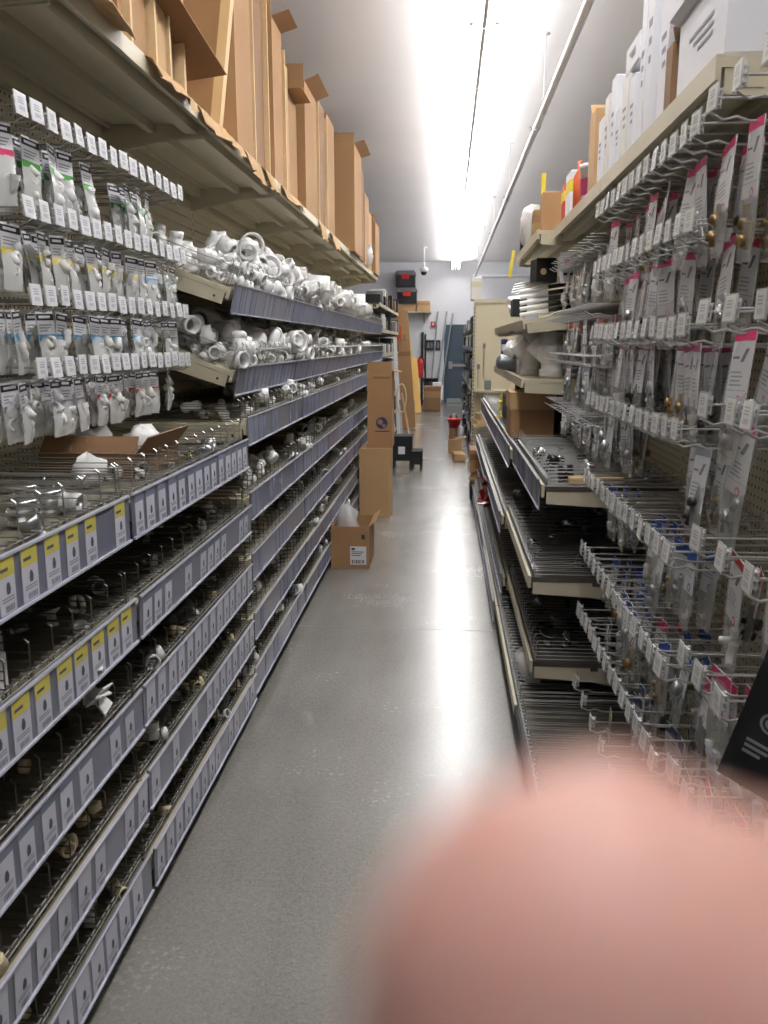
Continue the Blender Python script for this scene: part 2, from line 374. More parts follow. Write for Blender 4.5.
def shelf(side, y0, y1, z, front, label, cat='shelf', tilt=0, dh=.075, div=.1, fence=True, rail=None, kinds='plain', railmat='rail', labels='each', brackets=True, back=None, lipmat='beige', deckmat='beige', group=None, wires=True, labelskip=.12, raildrop=.012):
    L = y1-y0-.012; bk = back if back is not None else (LBK if side < 0 else RBK)
    D = abs(front-bk)
    zb = z + D*math.sin(tilt)   # the deck falls from the back towards the aisle
    t = thing('gondola_shelf', label, cat, (bk, (y0 if side < 0 else y1)+(.006 if side < 0 else -.006), zb), 0, group, rot=(0, tilt, 0 if side < 0 else PI))
    b = MB(); b.box(.004, D-.012, 0, L, -.02, 0); b.box(.08, .1, 0, L, -.03, -.02); b.box(D*.5, D*.5+.03, 0, L, -.035 if wires else -.055, -.02)
    if not wires: b.box(D-.1, D-.05, 0, L, -.06, -.02); b.box(.02, .06, 0, L, -.07, -.02)
    b.build('deck', deckmat, t)
    MB().box(D-.012, D, 0, L, -.045, .006).build('front_lip', lipmat, t)
    if brackets:
        bm_ = bracket_mesh(D)
        for yy in (.006, L-.006): inst('bracket', bm_, t, (0, yy, -.021))
    if wires:
        if fence: inst('front_wire', fence_mesh(D-.012, L, .03 if dh < .09 else dh), t)
        n = max(1, round(L/div)); dm = divider_mesh(D-.012, dh)
        for i in range(n+1): inst('wire_divider', dm, t, (0, min(L-.004, max(.004, L*i/n)), 0))
    if rail:
        nr = 1 if isinstance(rail, bool) else rail
        for q in range(nr):
            a, c = L*q/nr+.003, L*(q+1)/nr-.003
            off = rnd(0, .006)
            rb = MB(); rb.box(0, .004, a, c, 0, RAILH); rb.box(0, .009, a, c, RAILH-.006, RAILH, 1); rb.box(0, .010, a, c, -.002, .004, 1)
            ro = rb.build('price_rail', [railmat, 'railedge'], t, (D+.001+off+(.022 if tilt > .3 else 0), 0, -RAILH+.02+raildrop), (0, rnd(-.02, .05)-tilt*.35, 0))
            if labels == 'each':
                y = a+.02; kk = kinds[min(q, len(kinds)-1)] if isinstance(kinds, (list, tuple)) else kinds
                while y < c-.07:
                    if random.random() > labelskip:
                        me = random.choice(LABM[kk]); inst('price_label', me, ro, (.0045, y, .006))
                    y += rnd(.084, .102)
            elif labels == 'strip':
                sb = MB(); y = a+.02
                while y < c-.05:
                    w = rnd(.04, .07)
                    if random.random() > .3: sb.box(.0042, .005, y, y+w, .008, .115, random.choice((0, 0, 1)))
                    y += w+rnd(.015, .04)
                if sb.v: sb.build('label_strip', ['railpale', 'paperblue'], ro)['kind'] = 'stuff'
    t['D'] = D
    return t
SHL = {}
nm = ['bottom', 'second lowest', 'third lowest', 'fourth lowest', 'fifth lowest']
# near left bays: five wire shelves with price rails
zs_near = [(.195, .445), (.445, 0), (.705, 0), (.97, 0), (1.255, 0)]
near_lbl = ['at the floor', 'second from floor', 'third from floor', 'fourth from floor', 'fifth from floor']
for k, z in enumerate((.195, .445, .705, .97, 1.255)):
    for i, who in ((1, 'nearest left bay'), (2, 'left bay under the bagged rows')):
        kd = 'plain'
        if k == 4: kd = 'yellow' if i == 1 else 'blue'
        if k == 3: kd = 'yellow' if i == 1 else 'blue'
        if k == 2 and i == 1: kd = 'blue'
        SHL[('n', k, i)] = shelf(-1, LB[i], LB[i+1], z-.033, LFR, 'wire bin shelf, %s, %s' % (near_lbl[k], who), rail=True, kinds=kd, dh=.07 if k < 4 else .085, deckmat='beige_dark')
wh = {3: 'third bay on the left', 4: 'fourth bay on the left', 5: 'fifth bay on the left', 6: 'left bay by the small carton', 7: 'left bay behind the tall carton', 8: 'far end of the left run'}
for i in range(3, 9):
    for k, z in enumerate((.21, .47, .745, 1.018, 1.345)):
        if i > 6 and k < 2: pass
        SHL[('f', k, i)] = shelf(-1, LB[i], LB[i+1], z-.033, LFR, 'bluish railed bin shelf, %s, %s' % (near_lbl[k], wh[i]), rail=True, kinds='muted', labels='each' if i < 5 else 'strip', labelskip=.45, div=.1 if i < 6 else .2)
    SHL[('u', 0, i)] = shelf(-1, LB[i], LB[i+1], 1.53, LFR-.005, 'sloping shelf of white fittings, sixth from floor, %s' % wh[i], tilt=.36, rail=True, kinds='muted', labels='each' if i < 5 else 'strip', dh=.09, div=.11 if i < 5 else .22)
    SHL[('u', 1, i)] = shelf(-1, LB[i], LB[i+1], 1.87, LFR-.005, 'sloping shelf heaped with white pipe fittings, below top shelf, %s' % wh[i], tilt=.36, rail=True, kinds='muted', labels='each' if i < 5 else 'strip', dh=.09, div=.11 if i < 5 else .22)
# left top shelves carrying the cartons
for i in range(1, 9):
    shelf(-1, LB[i], LB[i+1], 2.525, -.95, 'plain beige top shelf carrying kraft cartons, %s' % ({1: 'nearest left bay', 2: 'above the bagged rows'} | wh)[i], wires=False)
# right shelves
shelf(1, RB[1], RB[2], .15, RFR, 'base deck of the nearest right pegboard bay', wires=False, brackets=False, deckmat='deckdark', lipmat='blackmatte')
shelf(1, RB[2], RB[3], .15, RFR, 'base wire shelf below the right hanging bags', brackets=False, deckmat='deckdark', lipmat='blackmatte')
for i in range(2, 5):
    w2 = {2: 'above the right hanging bags', 3: 'above the white wyes on the right', 4: 'right side past the white wyes'}[i]
    shelf(1, RB[i], RB[i+1], 2.24, .556 if i < 4 else .47, 'plain beige top shelf %s' % w2, wires=False)
wr = {3: 'bay of the brown carton', 4: 'bay behind the brown carton', 5: 'right bay of the red ribbon', 6: 'far end of the right run'}
for i in range(3, 7):
    for k, (z, fx) in enumerate(((.15, .305), (.348, .364), (.714, .345), (1.09, .385))):
        rl = (k == 3 or i > 3)
        if i > 3: z -= .03*(k > 0); fx = fx-.02*(k > 0)
        SHL[('r', k, i)] = shelf(1, RB[i], RB[i+1], z, fx, 'dark wire bin shelf, %s, %s' % (['at the floor', 'second from floor', 'third from floor', 'fourth from floor'][k], wr[i]), rail=rl and 1, labels='strip' if i > 3 else 'each', kinds='muted', railmat='railgrey', div=.09 if i == 3 else .14, dh=.06, deckmat='deckdark', brackets=k > 0)
    if 3 < i < 6:
        SHL[('r', 4, i)] = shelf(1, RB[i], RB[i+1], 1.455, .41, 'upper right shelf, fifth from floor, %s' % wr[i], wires=False)
        SHL[('r', 5, i)] = shelf(1, RB[i], RB[i+1], 1.77, .40, 'sloping upper right shelf, sixth from floor, %s' % wr[i], tilt=.16, wires=False)

# ---------------------------------------------------------------- peg hooks and hanging bags
def hook_mesh(L, m='wire'):
    b = MB()
    b.tube([(.0, 0, 0), (L-.004, 0, 0)], .0026, 5)
    b.tube([(0, 0, -.045), (L-.075, 0, -.045), (L-.05, 0, -.036), (L-.022, 0, -.042), (L+.004, 0, -.028)], .003, 5)
    b.tube([(.004, -.012, -.0), (.004, .012, 0)], .0025, 4); b.tube([(.004, 0, .01), (.004, 0, -.055)], .0028, 4)
    return b.mesh('hook_wire', [m])
def tag_meshes(clear):
    b = MB(); w, h = .058, .054
    b.box(0, .0022, -w/2, w/2, -h/2, h/2)
    for z in (-.014, 0, .014): b.box(-.014, 0, -w*.2, w*.2, z-.0015, z+.0015)
    b.box(-.016, -.012, -.006, .006, -.02, .02)
    hold = b.mesh('tag_holder', ['cleartag' if clear else 'whiteplastic'])
    c = MB(); e = .0028; c.box(.0023, e, -w*.44, w*.44, -h*.44, h*.44); e += .0003
    for z in (.012, .006, 0): c.quad((e, -.015, z), (e, .012, z), (e, .012, z+.003), (e, -.015, z+.003), 1)
    y = -.013
    while y < .013:
        g = rnd(.001, .002); c.quad((e, y, -.016), (e, y+g, -.016), (e, y+g, -.006), (e, y, -.006), 1); y += g+.0016
    return hold, c.mesh('price_tag', ['paper' if not clear else 'offwhite', 'tagink'])
HKL, HKR = hook_mesh(.39, 'wire'), hook_mesh(.39, 'hookwire')
TGL, TGR = tag_meshes(False), tag_meshes(True)
NH = [0, 0]
def hook(side, y, z, label, group, tagged=True):
    bx_ = LBK if side < 0 else RBK
    t = thing('peg_hook', label, 'hook', (bx_+(.001 if side < 0 else -.001), y, z), 0 if side < 0 else PI, group)
    inst('hook_wire', HKL if side < 0 else HKR, t)
    if not tagged: return t
    h, c = TGL if side < 0 else TGR
    ho = inst('tag_holder', h, t, (.39, 0, 0), (0, rnd(-.12, -.02), rnd(-.08, .08)))
    inst('price_tag', c, ho)
    return t
def bag_film(w, h, fat, top, hv):
    b = MB(); nz, ny_ = 6, 4
    for s in (1, -1):
        vs = []; fs = []
        for i in range(nz+1):
            for j in range(ny_+1):
                u = j/ny_*2-1; v = i/nz
                vv = max(0, (v-hv)/(1-hv)); bulge = fat*(1-u*u)*math.sin(PI*vv)**.6
                ww = w/2*(1 if v < .55 else 1-.12*math.sin(PI*(v-.55)/.45*.5))
                vs.append((s*(bulge+.0006)+.004*math.sin(7*u+5*v)*min(1, vv*3), u*ww, top-(h)*v))
        for i in range(nz):
            for j in range(ny_):
                a = i*(ny_+1)+j; f = (a, a+1, a+ny_+2, a+ny_+1); fs.append(f if s < 0 else f[::-1])
        b.add(vs, fs, 0, True)
    return b.mesh('bag_film', ['filmwhite' if hv > .3 else 'film'])
def header_mesh(w, style):
    b = MB(); e = .0014
    def q(y0, y1, z0, z1, mi, k=0):
        for s in (1, -1):
            x = s*(e+.0003*k); p = [(x, y0*w, z0), (x, y1*w, z0), (x, y1*w, z1), (x, y0*w, z1)]
            b.quad(*(p if s > 0 else p[::-1]), mi)
    if style[0] == 'L':          # left: black brand strip, white card, colour band
        b.box(-.001, .001, -w/2, w/2, -.068, .012, 0)
        q(-.5, .5, -.012, .006, 1); q(-.36, .3, -.006, .001, 0, 1)
        for k in range(3): q(-.4, .35-.1*k, -.026-.008*k, -.023-.008*k, 3)
        q(-.5, .5, -.068, -.05, 2)
    elif style[0] == 'R':        # right: coloured header, tall white card with slash logo
        b.box(-.001, .001, -w/2, w/2, -.14, .012, 0)
        q(-.5, .5, -.008, .012, 2)
        b.quad((e, -.05*w, -.052), (e, .12*w, -.052), (e, .32*w, -.024), (e, .15*w, -.024), 1)
        q(-.42, -.1, -.045, -.04, 1)
        for k in range(4): q(-.4, .1+.08*(k % 2), -.075-.009*k, -.0715-.009*k, 3)
        q(-.46, .46, -.112, -.1105, 3)
        b.lathe([(0, 0), (w*.13, 0)], 10, 2, T=Tr(e, w*.15, -.132, ry=PI/2)); b.lathe([(0, 0), (w*.07, 0)], 10, 0, T=Tr(e+.0004, w*.15, -.132, ry=PI/2))
    elif style[0] == 'B':        # right: blue-topped narrow card
        b.box(-.001, .001, -w/2, w/2, -.1, .012, 0)
        q(-.5, .5, -.02, .012, 2); q(-.4, .3, -.04, -.035, 1); q(-.4, .2, -.05, -.047, 3); q(-.4, .3, -.058, -.055, 3)
        b.lathe([(0, 0), (w*.17, 0)], 10, 2, T=Tr(e, w*.1, -.085, ry=PI/2)); b.lathe([(0, 0), (w*.09, 0)], 10, 0, T=Tr(e+.0004, w*.1, -.085, ry=PI/2))
    return b.mesh('header_card', ['paper', 'ink', style[1], 'inkgrey'])
def content_mesh(kind):
    b = MB()
    if kind == 'nut':
        b.lathe([(.012, -.014), (.02, -.014), (.022, .0), (.02, .012), (.012, .012)], 8, T=Tr(ry=PI/2), closed=True); b.lathe([(.008, -.02), (.016, -.02), (.016, .02), (.008, .02)], 8, T=Tr(y=.01, z=.035, rx=.6), closed=True)
    elif kind == 'elbow':
        b.tube([(0, -.02, .03), (0, -.02, 0), (0, -.01, -.014), (0, .02, -.018)], [.011, .011, .011, .011], 8); b.lathe([(.014, -.008), (.014, .008)], 8, T=Tr(0, -.02, .026))
    elif kind == 'valve':
        b.tube([(0, 0, .04), (0, 0, -.03)], [.011, .012], 8); b.tube([(0, -.022, -.006), (0, .024, -.006)], .009, 8); b.lathe([(0, -.007), (.016, -.007), (.016, .007), (0, .007)], 6, T=Tr(0, .02, -.006, rx=PI/2))
    elif kind == 'hose':
        p = [(.0, .022*math.cos(a*.7), .03*math.sin(a*.7)) for a in range(10)]; b.tube(p, .006, 6); b.tube([(0, .022, 0), (0, .022, .05)], .007, 6)
    return b
CM = {}
def content(kind, m):
    if (kind, m) not in CM: CM[(kind, m)] = content_mesh(kind).mesh('fitting', [m])
    return CM[(kind, m)]
HM = {}
def bag(side, hx, y, z, style, w, h, cont, label, group, sway=0):
    k = ('film', w, h, style[0])
    if k not in HM: HM[k] = bag_film(w, h, .014, .0, {'L': .068, 'R': .02, 'B': .03}[style[0]]/h)
    if (style, w) not in HM: HM[(style, w)] = header_mesh(w*.94, style)
    bx_ = LBK+hx if side < 0 else RBK-hx
    t = thing('hanging_bag', label, 'bag', (bx_, y, z-.052), 0, group, rot=(sway, rnd(-.12, .06), (0 if side < 0 else PI)+rnd(-.25, .25)))
    inst('header_card', HM[(style, w)], t)
    inst('bag_film', HM[k], t)
    for j in range(cont[2]):
        inst('fitting', content(cont[0], cont[1]), t, (rnd(-.004, .004), rnd(-.2, .2)*w, -h+.05+j*.035), (rnd(-.3, .3), rnd(-.3, .3), rnd(-2, 2)), rnd(.7, .95))
    return t
DEP = ['front', 'second', 'third', 'fourth']
rows = [(2.23, 'top'), (1.99, 'second'), (1.777, 'third'), (1.59, 'lowest')]
hyl = [2.13+.004+i*.0835 for i in range(16)]
bandnm = {'green': 'green', 'yellow': 'yellow', 'blueband': 'light blue', 'redband': 'red', 'pinkband': 'pink', 'limeband': 'lime', 'paper': 'plain white', 'inkgrey': 'grey'}
for r, (z, rn) in enumerate(rows):
    for i, y in enumerate(hyl):
        if r == 2 and i in (1, 14): pass
        lab = 'white tagged wire hook, %s from near end, %s row of left pegboard' % (ORD[i], rn)
        hook(-1, y, z+rnd(-.004, .004), lab, 'tagged hooks on the left pegboard')
        if r == 0:
            if i in (7, 8, 9, 13, 14, 15): n = 0
            else: n = 3 if i < 7 else 2
            bd = 'pinkband' if i < 2 else 'green'; h = .185
        elif r == 1: n = 3 if i < 13 else 2; bd = 'yellow' if i < 11 else 'blueband'; h = .155
        elif r == 2: n = 0 if i in (4, 5) else 2; bd = 'blueband' if i < 11 else 'inkgrey'; h = .155
        else: n = 3 if i < 14 else 1; bd = 'inkgrey' if i < 6 else ('redband' if i < 13 else 'limeband'); h = .15
        if r == 3 and i == 15: n = 0
        for d in range(n):
            bag(-1, .335-.045*d-(.06 if i % 4 == 1 else 0)+rnd(-.01, .01), y+rnd(-.006, .006), z, ('L', bd), .078, h+rnd(-.005, .005)*0, random.choice((('nut', 'whiteplastic', 2), ('elbow', 'whiteplastic', 2), ('nut', 'offwhite', 2))),
                'small clear bag with %s band, %s on %s hook, %s left row' % (bandnm[bd], DEP[d], ORD[i], rn), 'bagged fittings on the left pegboard', rnd(-.08, .08))
rrows = [(2.12, 'top'), (1.92, 'second'), (1.69, 'third'), (1.45, 'fourth'), (1.155, 'fifth'), (.87, 'sixth'), (.62, 'seventh'), (.32, 'lowest')]
hyr = [1.985+i*.0925 for i in range(14)]
rb = {0: ('R', 'pinkband'), 1: ('R', 'pinkband'), 2: ('R', 'magenta'), 3: ('R', 'inkgrey'), 4: ('B', 'bluecard'), 5: ('B', 'bluecard'), 6: ('B', 'navy'), 7: ('B', 'limeband')}
cnm = {'pinkband': 'pink', 'magenta': 'magenta', 'redband': 'red', 'bluecard': 'blue', 'navy': 'navy', 'limeband': 'lime', 'inkgrey': 'grey'}
for r, (z, rn) in enumerate(rrows):
    for i, y in enumerate(hyr):
        if r == 7 and i % 2 == 0: continue
        hook(1, y, z+rnd(-.004, .004), 'chrome hook with clear tag, %s from near end, %s row, right pegboard' % (ORD[i], rn), 'tagged hooks on the right pegboard')
        st = rb[r]; w, h = .1, .235
        dens = [(2, .7), (2, .7), (3, .7), (2, .65), (2, .85), (2, .8), (2, .7), (1, .6)][r]
        if random.random() > dens[1]: continue
        if r == 3 and i in (3, 9): st = ('B', 'redband')
        if r in (4, 5) and i % 5 == 0: st = ('B', 'pinkband')
        if r > 2: w, h = .078, .2
        deep = rnd(0, .12) if r > 3 else rnd(0, .05)
        for d in range(dens[0]):
            ct = random.choice((('valve', 'brass', 2), ('nut', 'steel', 2), ('valve', 'abs', 2), ('elbow', 'offwhite', 1), ('nut', 'steel', 2), ('valve', 'steel', 2)))
            bag(1, .33-deep-.05*d, y+rnd(-.008, .008), z, st, w, h, ct, 'clear bag under %s card, %s on %s hook, %s right row' % (cnm[st[1]], DEP[d], ORD[i], rn), 'bagged parts on the right pegboard', rnd(-.12, .12))
for r, (z, rn) in enumerate(((2.06, 'top'), (1.80, 'second'), (1.60, 'third'), (1.365, 'lowest'))):
    for i in range(13):
        y = 3.36+i*.1
        hook(1, y, z, 'bare chrome hook, %s along the %s row past the right pegboard' % (ORD[i], rn), 'bare hooks above the right bin shelves', False)
        if random.random() < (.6 if r < 3 else .8):
            for d in range(2): bag(1, .32-.07*d-rnd(0, .05), y, z, ('B', 'inkgrey') if r != 1 or i % 3 else ('B', 'orange'), .07, .19 if r < 3 else .13, random.choice((('nut', 'steel', 2), ('valve', 'steel', 2), ('elbow', 'offwhite', 1))), 'narrow clear bag, %s on %s hook, %s row past right pegboard' % (DEP[d], ORD[i], rn), 'narrow bags above the right bin shelves', rnd(-.1, .1))
# nearest right bay: a few hooks at other heights
for r, (z, ys, rn) in enumerate([(2.14, (1.87, 1.72, 1.56), 'top'), (1.715, (1.83, 1.66, 1.5), 'third'), (1.525, (1.78, 1.61, 1.52), 'middle'), (1.245, (1.76, 1.6, 1.45), 'fifth'), (.97, (1.8, 1.68, 1.55), 'sixth'), (.68, (1.82, 1.7, 1.58), 'seventh')]):
    for i, y in enumerate(ys):
        hook(1, y, z, 'chrome hook with clear tag, %s from viewer in %s row, nearest right bay' % (ORD[2-i], rn), 'tagged hooks in the nearest right bay')
        for d in range(2 if r in (0, 1) else 1):
            if r == 2 and i > 0: continue
            st = ('R', 'pinkband') if r < 3 else (('R', 'redband') if r == 3 else ('B', 'pinkband'))
            ct = ('valve', 'brass', 2) if r == 0 else (('nut', 'steel', 2) if r < 3 else ('elbow', 'whiteplastic', 2))
            bag(1, .3-.06*d-.03*(i % 2), y, z, st, .095, .27, ct, 'large clear bag under %s card, %s on %s hook, %s row nearest right bay' % (cnm.get(st[1], 'red'), DEP[d], ORD[2-i], rn), 'large bags in the nearest right bay', rnd(-.15, .15))
t = thing('blister_pack', 'black and red repair kit card hanging at the lower right edge', 'package', (.585, 1.42, .84), 0, rot=(-.26, 0, PI+.9))
b = MB(); b.box(-.003, 0, -.09, .09, 0, .32); b.build('backing_card', 'black', t)
b = MB(); b.box(0, .0006, .02, .09, .06, .32); b.build('red_panel', 'red', t)
b = MB(); b.lathe([(.016, 0), (.021, 0)], 20, T=Tr(.0008, -.035, .14, ry=PI/2)); b.lathe([(0, 0), (.012, 0)], 14, T=Tr(.0008, -.035, .14, ry=PI/2))
for k in range(3): b.box(.0005, .0009, -.065, -.012-.01*k, .09-.012*k, .096-.012*k)
b.build('round_logo', 'inkgrey', t)
b = MB(); b.box(.001, .03, -.02, .07, .16, .28); b.build('blister', 'film', t)

# ---------------------------------------------------------------- loose fittings in the bins
def ring_prof(ri, ro, l): return [(ri, -l), (ro, -l), (ro, l), (ri, l)]
def fit_mesh(kind, m):
    b = MB()
    if kind == 'pipe_coupling': b.lathe(ring_prof(.8, 1, .95), 12, closed=True); b.lathe([(.99, -.1), (1.07, -.1), (1.07, .1), (.99, .1)], 12)
    elif kind == 'ring_fitting': b.lathe(ring_prof(.84, 1, .28), 22, closed=True)
    elif kind == 'plug_fitting': b.lathe([(.85, -.6), (1, -.6), (1, .45), (.9, .6), (0, .66)], 12); b.lathe([(0, .3), (.85, .3), (.85, -.6)], 12)
    elif kind == 'pipe_elbow':
        p = [(1.0*math.cos(a)-1.0, 0, 1.0*math.sin(a)) for a in [i*PI/2/5 for i in range(6)]]
        b.tube(p, .82, 10, cap=False); b.lathe(ring_prof(.78, 1, .5), 10, T=Tr(0, 0, -.4), closed=True); b.lathe(ring_prof(.78, 1, .5), 10, T=Tr(-1.4, 0, 1.0, ry=PI/2), closed=True)
    elif kind == 'pipe_tee':
        b.lathe(ring_prof(.76, .9, 1.7), 12, closed=True); b.lathe(ring_prof(.78, 1.02, .45), 12, T=Tr(0, 0, 1.45), closed=True); b.lathe(ring_prof(.78, 1.02, .45), 12, T=Tr(0, 0, -1.45), closed=True)
        b.tube([(.6, 0, 0), (1.6, 0, 0)], .86, 12, cap=False); b.lathe(ring_prof(.78, 1.02, .4), 12, T=Tr(1.5, 0, 0, ry=PI/2), closed=True)
    elif kind == 'hose_clamp': b.lathe(ring_prof(.94, 1, .3), 18, closed=True); b.box(.95, 1.3, -.35, .35, -.3, .3)
    elif kind == 'pipe_nipple':
        b.lathe([(.7, -1.2), (.88, -1.2), (.95, -.5), (.88, -.45), (.88, .45), (.95, .5), (.88, 1.2), (.7, 1.2)], 10, closed=True)
    elif kind == 'reducer': b.lathe([(.8, -1), (1, -1), (1, -.1), (.66, .3), (.66, 1), (.5, 1), (.5, .2), (.8, -.2)], 12, closed=True)
    elif kind == 'drain_cup':
        b.lathe([(0, -.5), (.4, -.5), (.45, .1), (1, .4), (1, .5), (.92, .5), (.4, .2), (0, .18)], 14); b.lathe([(.3, -1.1), (.42, -1.1), (.42, -.5), (.3, -.5)], 12, closed=True)
    return b.mesh(kind, [m])
FM = {}
colnm = {'pvc': 'white plastic', 'cpvc': 'cream plastic', 'abs': 'black plastic', 'steel': 'silver metal', 'clearfit': 'pale bagged', 'brass': 'brass', 'chrome': 'chrome'}
def fitting(kind, m, x, y, z, r, rot, where):
    if (kind, m) not in FM: FM[(kind, m)] = fit_mesh(kind, m)
    o = inst(kind, FM[(kind, m)], None, (x, y, z), rot, r)
    w = '%s %s on the %s' % (colnm[m], kind.replace('_', ' ').replace('plug fitting', 'end plug'), where)
    tag(o, w, 'fitting', w); return o
def fill(side, bayi, where, zdeck, tilt, front, x_in, x_out, n, kinds, mats, r0, r1, layers=1, y0=None, y1=None, back=None):
    B = LB if side < 0 else RB
    ya, yb = (y0 if y0 is not None else B[bayi]+.06), (y1 if y1 is not None else B[bayi+1]-.06)
    put = []
    for i in range(n):
        ok = False
        for att in range(30):                          # keep the pieces apart
            r = rnd(r0, r1); d = rnd(x_in, x_out)      # distance behind the front edge
            lay = random.randrange(layers); y = rnd(ya, yb)
            x = front-d if side < 0 else front+d
            z = zdeck+math.tan(tilt)*d+r*1.02+lay*r*1.7
            if all((x-a)**2+(y-b_)**2+(z-c)**2 > (1.12*(r+q))**2 for a, b_, c, q in put): ok = True; break
        if not ok: continue
        put.append((x, y, z, r))
        fitting(random.choice(kinds), random.choice(mats), x, y, z, r, (random.choice((PI/2, rnd(-.4, .4), rnd(0, 3))), rnd(-.4, .4), rnd(0, 6.28)), where)
K1 = ['pipe_coupling', 'pipe_elbow', 'pipe_tee', 'plug_fitting', 'reducer']
# two sloping upper shelves, left
for i, n in ((3, 110), (4, 80), (5, 50), (6, 30), (7, 14)):
    if i == 3:
        fill(-1, i, 'upper sloping shelf, %s' % wh[i], 1.87, .36, LFR-.01, .03, .42, 70, K1, ['pvc'], .02, .03, 2, y0=3.55, y1=4.1)
        fill(-1, i, 'upper sloping shelf, %s' % wh[i], 1.87, .36, LFR-.01, .03, .30, 60, K1, ['pvc'], .024, .042, 3, y0=4.0)
    else: fill(-1, i, 'upper sloping shelf, %s' % wh[i], 1.87, .36, LFR-.01, .03, .36, n, K1, ['pvc'], .024, .042, 3)
    fill(-1, i, 'lower sloping shelf, %s' % wh[i], 1.53, .36, LFR-.01, .03, .45, n, ['pipe_coupling', 'pipe_elbow', 'pipe_tee', 'reducer'], ['pvc', 'pvc', 'pvc', 'clearfit'], .022, .04, 2)
def big(kind, m, x, y, z, r, rot, label):
    o = fitting(kind, m, x, y, z, r, rot, ''); tag(o, label, 'fitting'); del o['group']; return o
big('ring_fitting', 'pvc', -.945, 4.12, 2.115, .058, (PI/2, 0, .5), 'large white ring standing upright on top of the fittings heap')
big('ring_fitting', 'pvc', -.93, 4.45, 2.04, .065, (PI/2-.3, 0, .7), 'large white ring leaning over the price rail, second of three')
big('ring_fitting', 'pvc', -.92, 4.75, 2.02, .07, (PI/2-.4, .2, .9), 'large white ring leaning over the price rail, farthest of three')
big('ring_fitting', 'pvc', -1.08, 4.05, 2.06, .07, (PI/2-.5, 0, .2), 'large white ring lying behind the upright ring')
big('pipe_coupling', 'pvc', -.93, 6.0, 2.02, .1, (0, .05, 0), 'big white coupling standing tall above the blue price rail')
big('pipe_coupling', 'pvc', -1.02, 5.35, 2.03, .09, (0, .1, 0), 'wide white coupling on the heap, nearer of two upright')
big('pipe_coupling', 'pvc', -.95, 5.6, 1.96, .08, (.3, .1, 0), 'white coupling tilted between two upright couplings')
big('pipe_coupling', 'pvc', -.94, 8.6, 2.03, .11, (0, 0, 0), 'far white coupling standing near the end of the rail')
big('pipe_coupling', 'pvc', -1.1, 8.0, 2.08, .1, (0, 0, 0), 'far white coupling standing behind the bagged parts')
for j, (y, x, z, r) in enumerate(((4.0, -1.05, 1.69, .065), (4.35, -1.0, 1.67, .07), (4.6, -.98, 1.66, .065), (4.8, -.97, 1.655, .065), (5.1, -.95, 1.65, .065), (4.15, -1.2, 1.76, .07))):
    big('pipe_elbow' if j % 2 else 'pipe_coupling', 'pvc', x, y, z, r, (PI/2, rnd(-.3, .3), rnd(0, 3)), 'large white pipe %s, %s along the lower sloping shelf' % ('elbow' if j % 2 else 'coupling', ORD[j]))
def soft_bag(name, label, cat, loc, size, m, seed, lumps=.25, nn=12):
    rg = random.Random(seed); b = MB(); vs = []; fs = []; nv = nn//2+1
    for i in range(nv):
        th = PI*i/(nv-1)
        for k in range(nn):
            ph = 2*PI*k/nn; q = 1+rg.uniform(-lumps, lumps)
            z = math.cos(th); z = z if z > 0 else z*.95
            vs.append((size[0]*q*math.sin(th)**.8*math.cos(ph), size[1]*q*math.sin(th)**.8*math.sin(ph), size[2]*(1+z*(q if i < nv-2 else 1))/1.0))
    for i in range(nv-1):
        for k in range(nn): fs.append((i*nn+k, (i+1)*nn+k, (i+1)*nn+(k+1) % nn, i*nn+(k+1) % nn))
    b.add(vs, fs, 0, True); o = b.build(name, m, None, loc); tag(o, label, cat); return o
soft_bag('plastic_bag', 'crumpled clear bag with red print among the far white fittings', 'bag', (-.93, 7.3, 1.9), (.1, .3, .1), 'plasticbag', 3)
soft_bag('plastic_bag', 'crumpled clear bag beside the far standing couplings', 'bag', (-.93, 9.3, 1.9), (.1, .3, .09), 'plasticbag', 4)
# lower left shelves
for i, w_ in ((1, 'nearest left bay'), (2, 'left bay under the bagged rows')):
    yy = 1.2 if i == 1 else None
    fill(-1, i, 'floor level shelf, ' + w_, .165, 0, LFR, .03, .3, 26, ['pipe_coupling', 'pipe_elbow', 'plug_fitting', 'pipe_tee'], ['cpvc', 'cpvc', 'clearfit'], .017, .027, 2, y0=yy)
    fill(-1, i, 'second shelf up, ' + w_, .415, 0, LFR, .03, .3, 22, ['pipe_coupling', 'pipe_elbow', 'plug_fitting', 'pipe_tee'], ['cpvc'] if i == 1 else ['cpvc', 'abs', 'clearfit'], .017, .027, 2, y0=yy)
    fill(-1, i, 'third shelf up, ' + w_, .675, 0, LFR, .03, .3, 16, ['plug_fitting', 'pipe_nipple', 'pipe_elbow'], ['cpvc', 'clearfit', 'abs'], .016, .026, 1, y0=yy)
    fill(-1, i, 'fourth shelf up, ' + w_, .94, 0, LFR, .03, .35, 16, ['pipe_nipple', 'hose_clamp', 'drain_cup'], ['steel', 'clearfit'], .018, .028, 1, y0=yy)
    fill(-1, i, 'fifth shelf up, ' + w_, 1.225, 0, LFR, .04, .5, 24, ['pipe_nipple', 'drain_cup', 'hose_clamp', 'pipe_coupling'], ['steel', 'chrome', 'clearfit'], .02, .03, 1, y0=yy)
